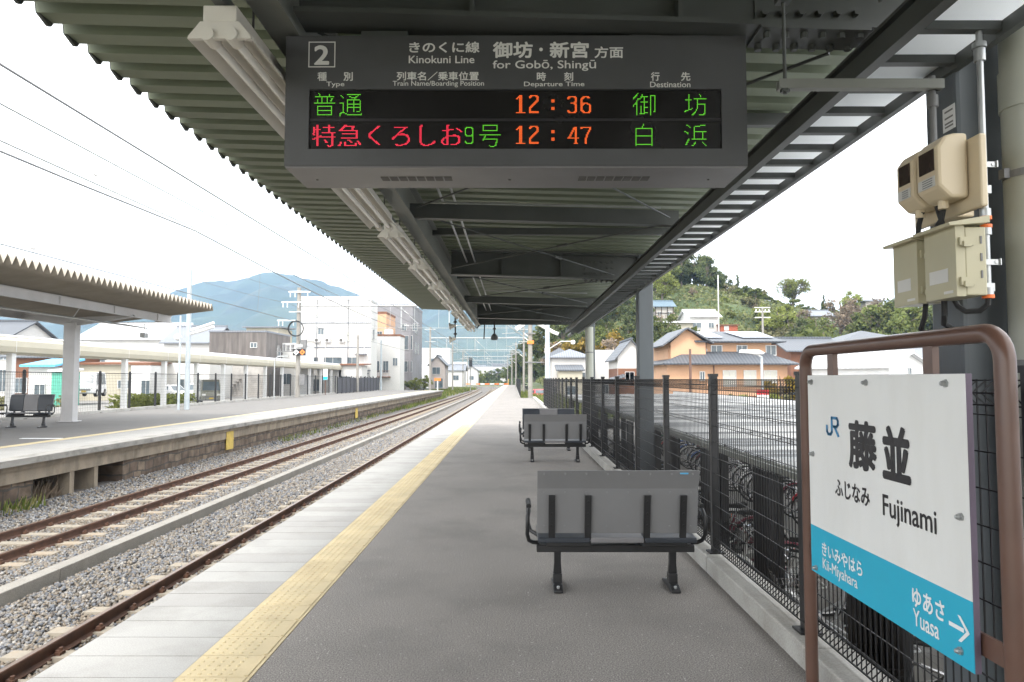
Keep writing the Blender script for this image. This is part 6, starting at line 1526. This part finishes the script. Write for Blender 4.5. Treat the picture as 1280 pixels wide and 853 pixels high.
# street furniture on the right
def arm_lamp(t):
    b = MB(); b.tube([(0, 0, 3.95), (-.2, -.05, 4.1), (-.75, -.1, 4.22), (-1.0, -.1, 4.25)], .05, 8); b.prism([(-1.2, 4.2), (.0, 4.12), (.1, 4.2), (-.2, 4.36), (-1.15, 4.36)], lambda u, v, q: (u, q - .1, v), -.14, .14); b.obj('lamp_head', M['white'], t)
    b = MB(); b.box(-.32, .32, -.08, -.06, 1.35, 1.95); b.use(1).box(-.34, .34, -.082, -.05, 1.97, 2.22); b.use(2)
    for x in (-.15, 0, .15): b.box(x - .02, x + .02, -.084, -.081, 1.5, 1.8); b.add([(x - .06, -.0835, 1.74), (x + .06, -.0835, 1.74), (x, -.0835, 1.88)], [(0, 1, 2)])
    b.obj('sign_plate', [M['signwhite'], M['red'], M['cable']], t)
p = at(953, 500, Y=38); pole('street_lamp', 'pale street lamp with red and white sign plates before the orange house', 'street lamp', p.x, 38, GZ, 2.8, .08, 'pole_blue', arm_lamp)
p = at(863, 470, Y=44); pole('utility_pole', 'thin brown pole in front of the orange house wall', 'utility pole', p.x, 44, GZ, 3.45, .09, 'brown')
def xarm(t):
    b = MB()
    for z in (11.2, 12.0, 12.6): b.box(-1.1, 1.1, -.06, .06, z, z + .12)
    for x in (-.9, -.4, .4, .9): b.cyl((x, 0, 12.1), (x, 0, 12.4), .09, n=6)
    b.obj('crossarm', M['insul'], t)
p = at(954, 440, Y=100); pole('utility_pole', 'concrete utility pole with crossarms behind the solar roofs', 'utility pole', p.x, 100, -1, 11.6, .17, 'pole_conc', lambda t: xarm(t))
p = at(898, 380, Y=120); pole('flag_pole', 'tall thin white pole rising from the hillside houses', 'pole', p.x, 120, 4, at(898, 344, Y=120).z, .11, 'white')
p = at(928, 330, Y=210); pole('radio_mast', 'faint thin radio mast on top of the hill', 'mast', p.x, 210, 20, at(928, 305, Y=210).z, .12, 'galv')
t = thing('guard_rail', 'white pipe guard rail along the street behind the bicycle shed', 'guard rail', (9.0, 20, GZ))
b = MB()
for z in (.75, 1.1): b.cyl((0, -6, z), (0, 22, z), .06, n=8)
for y in np.arange(-6, 22.1, 2): b.cyl((0, y, 0), (0, y, 1.15), .05, n=8)
b.obj('rail', M['white'], t)
t = thing('garden_wall', 'low brown block wall before the brown gabled house', 'wall', (11, 52, GZ)); b = MB(); b.box(-4, 12, 0, .2, 0, 1.5); b.box(-4.03, 12.03, -.03, .23, 1.5, 1.58); b.obj('wall', M['brick'], t)

# ------------------------------------------------------------------ trees
def make_tree(name, label, seed, h, spread, crown0, leafm, nl, leaf, lobes=14, gaps=.25, cone=False, bare=0):
    rg = np.random.default_rng(seed); rr = random.Random(seed)
    t = thing(name, label, 'tree' if name != 'shrub' else 'shrub', (0, -400, 0))
    b = MB(); cz = h * (crown0 + 1) / 2; hz = h * (1 - crown0) / 2
    b.tube([(0, 0, -.8), (.02 * h * rr.uniform(-1, 1), 0, h * .3), (.03 * h * rr.uniform(-1, 1), .02 * h, h * .62), (0, 0, h * .85)], .1, 8, rr=[.035 * h, .026 * h, .018 * h, .006 * h])
    L = []
    for i in range(lobes):
        if cone:
            f = (i + .5) / lobes; z = h * (crown0 + (1 - crown0) * f); r = spread * (1 - f) * .75; a = rr.uniform(0, 6.28); L.append((r * math.cos(a) * .7, r * math.sin(a) * .7, z, max(.18 * spread, spread * .5 * (1 - f * .8))))
        else:
            while True:
                v = np.array([rr.uniform(-1, 1) for _ in range(3)])
                if .25 < np.linalg.norm(v) < 1: break
            L.append((v[0] * spread * .78, v[1] * spread * .78, cz + v[2] * hz * .78, spread * rr.uniform(.18, .36)))
    for (x, y, z, r) in L:
        z0 = h * rr.uniform(.25, .55) if not cone else z - .1 * h
        b.tube([(0, 0, max(.1, z0)), (x * .5, y * .5, (z0 + z) / 2 + .04 * h), (x, y, z)], .05, 5, rr=[.012 * h, .008 * h, .003 * h])
        for _ in range(3 + bare):
            e = Vector((rr.gauss(0, 1), rr.gauss(0, 1), rr.gauss(.4, .7))).normalized() * r * 1.05
            b.tube([(x * .8, y * .8, z - r * .2), (x + e.x * .6, y + e.y * .6, z + e.z * .6), (x + e.x, y + e.y, z + e.z)], .01, 4, rr=[.005 * h, .003 * h, .0012 * h])
    b.obj('trunk', M['bark'], t)
    La = np.array(L); w = La[:, 3] ** 2; w /= w.sum()
    def pts(n):
        k = rg.choice(len(La), n, p=w); d = rg.normal(size=(n, 3)); d /= np.linalg.norm(d, axis=1, keepdims=True)
        r = La[k, 3] * (rg.random(n) ** .45) * rg.uniform(.8, 1.12, n)
        # clumps on each lobe: leave openings where a rough pattern is low
        p = La[k, :3] + d * r[:, None] * np.array([1, 1, .8])
        s = np.sin(p[:, 0] * 7 / spread + seed) + np.sin(p[:, 1] * 8 / spread + 2 * seed) + np.sin(p[:, 2] * 9 / spread + 3 * seed)
        return p[s > -1.9 + gaps * 2.4]
    v, f = leafquads(nl, pts, leaf, rg)
    link('crown', npmesh('crown', v, f, leafm, np.clip(rg.normal(.5, .26, len(f)), 0, 1)), t)
    return t
TP = {
 'broad': [make_tree('broadleaf_tree', 'round green broadleaf tree', 1, 10, 4.6, .22, M['leaf'], 5200, .26, 30, .3), make_tree('broadleaf_tree', 'b', 2, 11, 4.2, .2, M['leafdark'], 5200, .26, 30, .25)],
 'lime': [make_tree('broadleaf_tree', 'l', 3, 9, 4.2, .2, M['leaflime'], 4200, .25, 26, .3)],
 'gold': [make_tree('autumn_tree', 'g', 4, 8, 3.4, .2, M['leafgold'], 2000, .3, 14, .35)],
 'rust': [make_tree('bare_tree', 'r', 5, 9, 4.2, .18, M['leafrust'], 1500, .24, 18, .5, bare=5)],
 'shrub': [make_tree('shrub', 's', 6, 3.2, 2.1, .02, M['leaf'], 1300, .22, 12, .15), make_tree('shrub', 's', 7, 3.0, 2.3, .0, M['leafolive'], 1300, .22, 12, .2), make_tree('shrub', 's', 12, 3.0, 2.2, .0, M['leaflime'], 1200, .22, 12, .2)],
 'cone': [make_tree('conifer_tree', 'c', 8, 12, 3.0, .12, M['leafdark'], 2400, .3, 16, .1, cone=True)],
 'lone': [make_tree('broadleaf_tree', 'x', 10, 9.5, 4.7, .36, M['leaflime'], 5200, .2, 60, .45)],
}
LB = {'broad0': ('mid green broadleaf tree on the hillside', 'mid green trees on the hill'), 'broad1': ('dark green broadleaf tree on the hillside', 'dark green trees on the hill'), 'lime0': ('bright yellow-green tree on the hillside', 'yellow-green trees on the hill'),
      'gold0': ('golden autumn tree at the foot of the hill', 'golden trees at the foot of the hill'), 'rust0': ('nearly bare brownish tree on the hillside', 'brownish bare trees on the hill'), 'shrub0': ('rounded green shrub on the hill terraces', 'green shrubs on the hill'),
      'shrub1': ('olive brown shrub on the hill terraces', 'olive shrubs on the hill'), 'shrub2': ('yellow-green shrub on the hill terraces', 'yellow-green shrubs on the hill'), 'cone0': ('dark narrow conifer on the hillside', 'conifers on the hill'), 'lone0': ('solitary open-crowned tree on the bare ridge', None)}
done = set()
def put(kind, i, x, y, z, s, label=None, sz=None):
    k = kind + str(i); src = TP[kind][i]; lb, g = LB[k]
    if label: lb, g = label, None
    if k in done: o = dup(src, (x, y, z), random.uniform(0, 6.28), lb, s, g or 'single trees')
    else:
        done.add(k); o = src; o.location = (x, y, z); o.rotation_euler.z = random.uniform(0, 6.28); o['label'] = lb; o.scale = (s,) * 3
        if g: o['group'] = g
    if label and 'group' in o.keys(): del o['group']
    if sz: o.scale = (s, s, s * sz)
    return o
def putpx(kind, i, px, py, Y, ph, label=None, s=None):
    """tree whose foot stands at row py and whose height covers ph rows of the photo at distance Y"""
    p = at(px, py, Y=Y); hh = {'broad0': 10, 'broad1': 11, 'lime0': 9, 'gold0': 8, 'rust0': 9, 'shrub0': 3.2, 'shrub1': 3, 'shrub2': 3, 'cone0': 12, 'lone0': 9.5}[kind + str(i)]
    top = at(px, py - ph, Y=Y).z; z = float(hillz(p.x, Y)) - .3
    if top - z < .5 * ph * Y / 889: z = p.z
    return put(kind, i, p.x, Y, z, (top - z) / hh, label)
random.seed(21)
# the wood on the summit, left to right
for k, i, px, py, Y, ph in [('broad', 0, 836, 372, 160, 50), ('broad', 1, 852, 360, 172, 42), ('broad', 0, 868, 356, 175, 42), ('broad', 1, 884, 362, 170, 44), ('broad', 0, 858, 352, 182, 34), ('broad', 1, 893, 366, 172, 34), ('lime', 0, 828, 378, 150, 42), ('broad', 1, 820, 366, 168, 44), ('broad', 0, 806, 372, 165, 50), ('broad', 1, 792, 380, 160, 52),
                            ('cone', 0, 922, 366, 178, 22), ('shrub', 1, 908, 372, 170, 18), ('shrub', 0, 932, 374, 172, 18), ('shrub', 1, 944, 376, 172, 16), ('broad', 1, 905, 362, 182, 20), ('shrub', 0, 956, 382, 172, 14)]:
    putpx(k, i, px, py, Y, ph)
putpx('lone', 0, 991, 381, 172, 37, 'solitary open-crowned tree standing on the bare ridge')
putpx('cone', 0, 1030, 394, 165, 25, 'dark narrow conifer beside the farmhouse on the ridge')
putpx('lime', 0, 1062, 392, 160, 30, 'bright yellow-green tree above the roofs on the right of the hill')
putpx('rust', 0, 866, 380, 152, 22, 'spreading nearly bare tree below the summit wood')
for k, i, px, py, Y, ph in [('rust', 0, 1050, 405, 135, 38), ('rust', 0, 1075, 408, 130, 36), ('rust', 0, 1098, 408, 130, 44), ('broad', 0, 1088, 415, 120, 34), ('broad', 0, 1108, 414, 118, 42), ('broad', 1, 1120, 412, 122, 40), ('broad', 0, 1140, 412, 120, 45), ('lime', 0, 1158, 415, 118, 38), ('broad', 1, 1172, 420, 115, 42), ('broad', 0, 1020, 418, 125, 26), ('rust', 0, 1000, 412, 135, 30), ('lime', 0, 972, 415, 130, 34), ('shrub', 1, 985, 420, 128, 28), ('broad', 1, 1002, 424, 122, 28), ('shrub', 0, 1030, 424, 118, 22), ('lime', 0, 955, 405, 140, 26), ('rust', 0, 942, 398, 150, 20),
                            ('gold', 0, 712, 441, 125, 24), ('gold', 0, 724, 440, 122, 26), ('gold', 0, 733, 442, 120, 30), ('rust', 0, 698, 444, 125, 24), ('broad', 1, 704, 430, 140, 34), ('broad', 1, 744, 432, 135, 40), ('broad', 0, 760, 438, 125, 36), ('gold', 0, 775, 436, 122, 38), ('rust', 0, 768, 440, 118, 24), ('broad', 1, 786, 436, 122, 44), ('broad', 1, 752, 420, 150, 46), ('broad', 0, 770, 412, 155, 44), ('broad', 1, 735, 420, 150, 40), ('broad', 1, 716, 424, 150, 36), ('broad', 0, 690, 432, 150, 34), ('broad', 1, 800, 420, 140, 48), ('broad', 0, 826, 430, 120, 44), ('broad', 1, 842, 428, 116, 22), ('rust', 0, 832, 420, 128, 34), ('cone', 0, 815, 432, 118, 46),
                            ('shrub', 0, 880, 421, 118, 14), ('shrub', 2, 832, 436, 112, 16)]:
    putpx(k, i, px, py, Y, ph)
for k, i, px, Y, ph in [('shrub', 0, 826, 174, 22), ('shrub', 1, 838, 176, 26), ('shrub', 0, 848, 174, 22), ('shrub', 2, 860, 176, 24), ('shrub', 0, 872, 174, 24), ('shrub', 1, 884, 176, 24), ('shrub', 0, 896, 172, 22), ('shrub', 0, 970, 174, 11), ('shrub', 1, 1010, 174, 10), ('shrub', 0, 1024, 176, 12), ('shrub', 2, 1042, 172, 12)]:
    x = (px - 642) / 889 * Y; put(k, i, x, Y, float(hillz(x, Y)) - .3, ph * Y / 889 / 3.1)
# orchard rows and bushes over the terraces
for row in range(8):
    y = 106 + row * 9
    x = 36 + row * 2
    while x < 128:
        z = float(hillz(x, y))
        if random.random() < .9:
            i = random.choice((0, 0, 1, 2)); put('shrub', i, x + random.uniform(-1, 1), y + random.uniform(-2.0, 2.0), z - .2, random.uniform(.55, 1.2), sz=random.uniform(.7, 1.0))
        x += random.uniform(2.6, 5.0)
for _ in range(46):
    x, y = random.uniform(10, 40), random.uniform(112, 178)
    k, i = random.choice((('broad', 0), ('broad', 1), ('broad', 1), ('shrub', 0), ('rust', 0), ('gold', 0), ('lime', 0)))
    if 812 < 642 + 889 * x / y < 905 and y < 165: continue
    put(k, i, x, y, float(hillz(x, y)) - .3, random.uniform(.45, .8) * (1.6 if k == 'shrub' else 1))
n = 70000; rg = np.random.default_rng(33); x = rg.uniform(6, 150, n); y = rg.uniform(100, 200, n); z = hillz(x, y) + rg.random(n) ** 2 * .7
keep = np.sin(x * .35) + np.sin(y * .5 + x * .1) + rg.normal(0, .7, n) > -.9
stuff_leaves('hill_undergrowth', np.stack([x, y, z], 1)[keep], .42, attrmat('undergrowth_leaf', [(.075, .095, .04), (.145, .165, .065), (.20, .22, .09), (.27, .25, .14)], objvar=0, trans=.4), 34)
# greenery near the street and at the end of the line
for j, (px, Y, ph, i) in enumerate(((905, 47, 24, 1), (922, 46, 30, 0), (940, 45, 34, 2), (960, 44, 30, 1), (975, 45, 36, 2), (990, 44, 34, 1), (1003, 43, 30, 2), (880, 48, 20, 0))):
    p = at(px, 506, Y=Y); put('shrub', i, p.x, Y, GZ, ph * Y / 889 / 2.6, None)
lm = put('gold', 0, at(975, 500, Y=47).x, 47, GZ, .44, 'yellowing young tree before the right end of the orange house'); 
for j, (k, i, px, Y, ph) in enumerate((('broad', 1, 646, 260, 40), ('broad', 0, 634, 300, 26), ('broad', 1, 622, 320, 22), ('broad', 0, 610, 330, 20), ('lime', 0, 600, 300, 20), ('broad', 1, 655, 230, 60), ('broad', 0, 668, 220, 50), ('broad', 1, 680, 210, 52), ('broad', 0, 590, 320, 22), ('cone', 0, 575, 260, 24), ('lime', 0, 530, 140, 24), ('lime', 0, 518, 128, 22), ('shrub', 0, 505, 122, 20), ('broad', 1, 40, 130, 26), ('broad', 0, 62, 128, 24), ('broad', 1, 80, 126, 20), ('broad', 0, 20, 132, 22))):
    p = at(px, 476, Y=Y); hh = {'broad0': 10, 'broad1': 11, 'lime0': 9, 'cone0': 12, 'shrub0': 3.2}[k + str(i)]
    far = px > 560
    base = -1.2 if px > 200 else 4.5
    g = 'trees at the far end of the line' if far else 'trees behind the opposite platform'
    o = put(k, i, p.x, Y, base, ph * Y / 889 / hh)
    w = {'broad0': 'mid green tree', 'broad1': 'dark green tree', 'lime0': 'yellow-green tree', 'cone0': 'dark conifer', 'shrub0': 'green shrub'}[k + str(i)]
    o['label'] = w + (' where the tracks vanish in the distance' if far else ' among the buildings across the tracks'); o['group'] = g + ', ' + w
# ------------------------------------------------------------------ far mountains and the air
def mtnz(x, y):
    a = x / np.maximum(y, 1) * 889 + 642
    sk = np.interp(a, [-900, -500, -200, 0, 130, 195, 240, 290, 330, 380, 420, 470, 520, 560, 620, 680, 760, 900, 1300], [405, 395, 402, 396, 385, 369, 356, 346, 342.5, 347, 357, 376, 388, 377, 368, 372, 392, 415, 430])
    top = (474 - sk) / 889 * 2600
    s = np.clip((y - 1150) / 1450, 0, 1); s = s ** 1.25
    r = .05 * np.sin(x * .011 + y * .004) + .045 * np.sin(x * .023 - y * .009 + 1) + .03 * np.sin(y * .021 + x * .008)
    return np.maximum(-2, top * (s + r * s * (1.15 - s) * 3)) * np.where(y > 2600, np.clip(1 - (y - 2600) / 1500, 0, 1), 1)
xs = np.linspace(-3300, 1700, 260); ys = np.linspace(900, 3400, 120); X, Y = np.meshgrid(xs, ys); Z = mtnz(X, Y) + rng.normal(0, 2.2, X.shape)
V = np.stack([X, Y, Z], -1).reshape(-1, 3); nx = len(xs); i = (np.arange(len(ys) - 1)[:, None] * nx + np.arange(nx - 1)).ravel(); F = np.stack([i, i + 1, i + 1 + nx, i + nx], 1)
struct(link('mountains', npmesh('mountains', V, F, M['mountain'], smooth=True)))
# distant town at the foot of the mountain
random.seed(5)
for k in range(26):
    y = random.uniform(300, 620); px = random.choice((random.uniform(525, 640), random.uniform(560, 640), random.uniform(180, 260))); x = at(px, 470, Y=y).x
    w = random.uniform(8, 18); h = random.uniform(4, 8)
    house('pale distant house in the town below the mountain', x, y, 0, w, 9, h, random.choice(('gx', 'hip', 'flat')), 1.8, 'plaster', random.choice(('tilepale', 'tile', 'whiteroof')), group='distant houses below the mountain', wins=[('front', 0, 1.5, 2, 1.4)] if y < 400 else ())
n = 9000; rg = np.random.default_rng(41); x = rg.uniform(-75, 22, n); y = rg.uniform(345, 372, n); z = -1.3 + rg.random(n) ** .8 * (4.5 + 2.2 * np.sin(x * .22) + 1.5 * np.sin(x * .61 + 1))
stuff_leaves('distant_treeline', np.stack([x, y, z], 1), .75, M['leafdark'], 42)
hz = bpy.data.materials.new('air'); hz.use_nodes = True; n = hz.node_tree.nodes; n.remove(n['Principled BSDF'])
pv = n.new('ShaderNodeVolumePrincipled'); pv.inputs['Color'].default_value = (.31, .455, .67, 1); pv.inputs['Density'].default_value = .00024; pv.inputs['Anisotropy'].default_value = .0
hz.node_tree.links.new(pv.outputs[0], n['Material Output'].inputs['Volume'])
b = MB(); b.box(-4600, 4600, -220, 6100, -3, 480); o = b.obj('haze', hz); struct(o, 'stuff')
o.visible_shadow = True
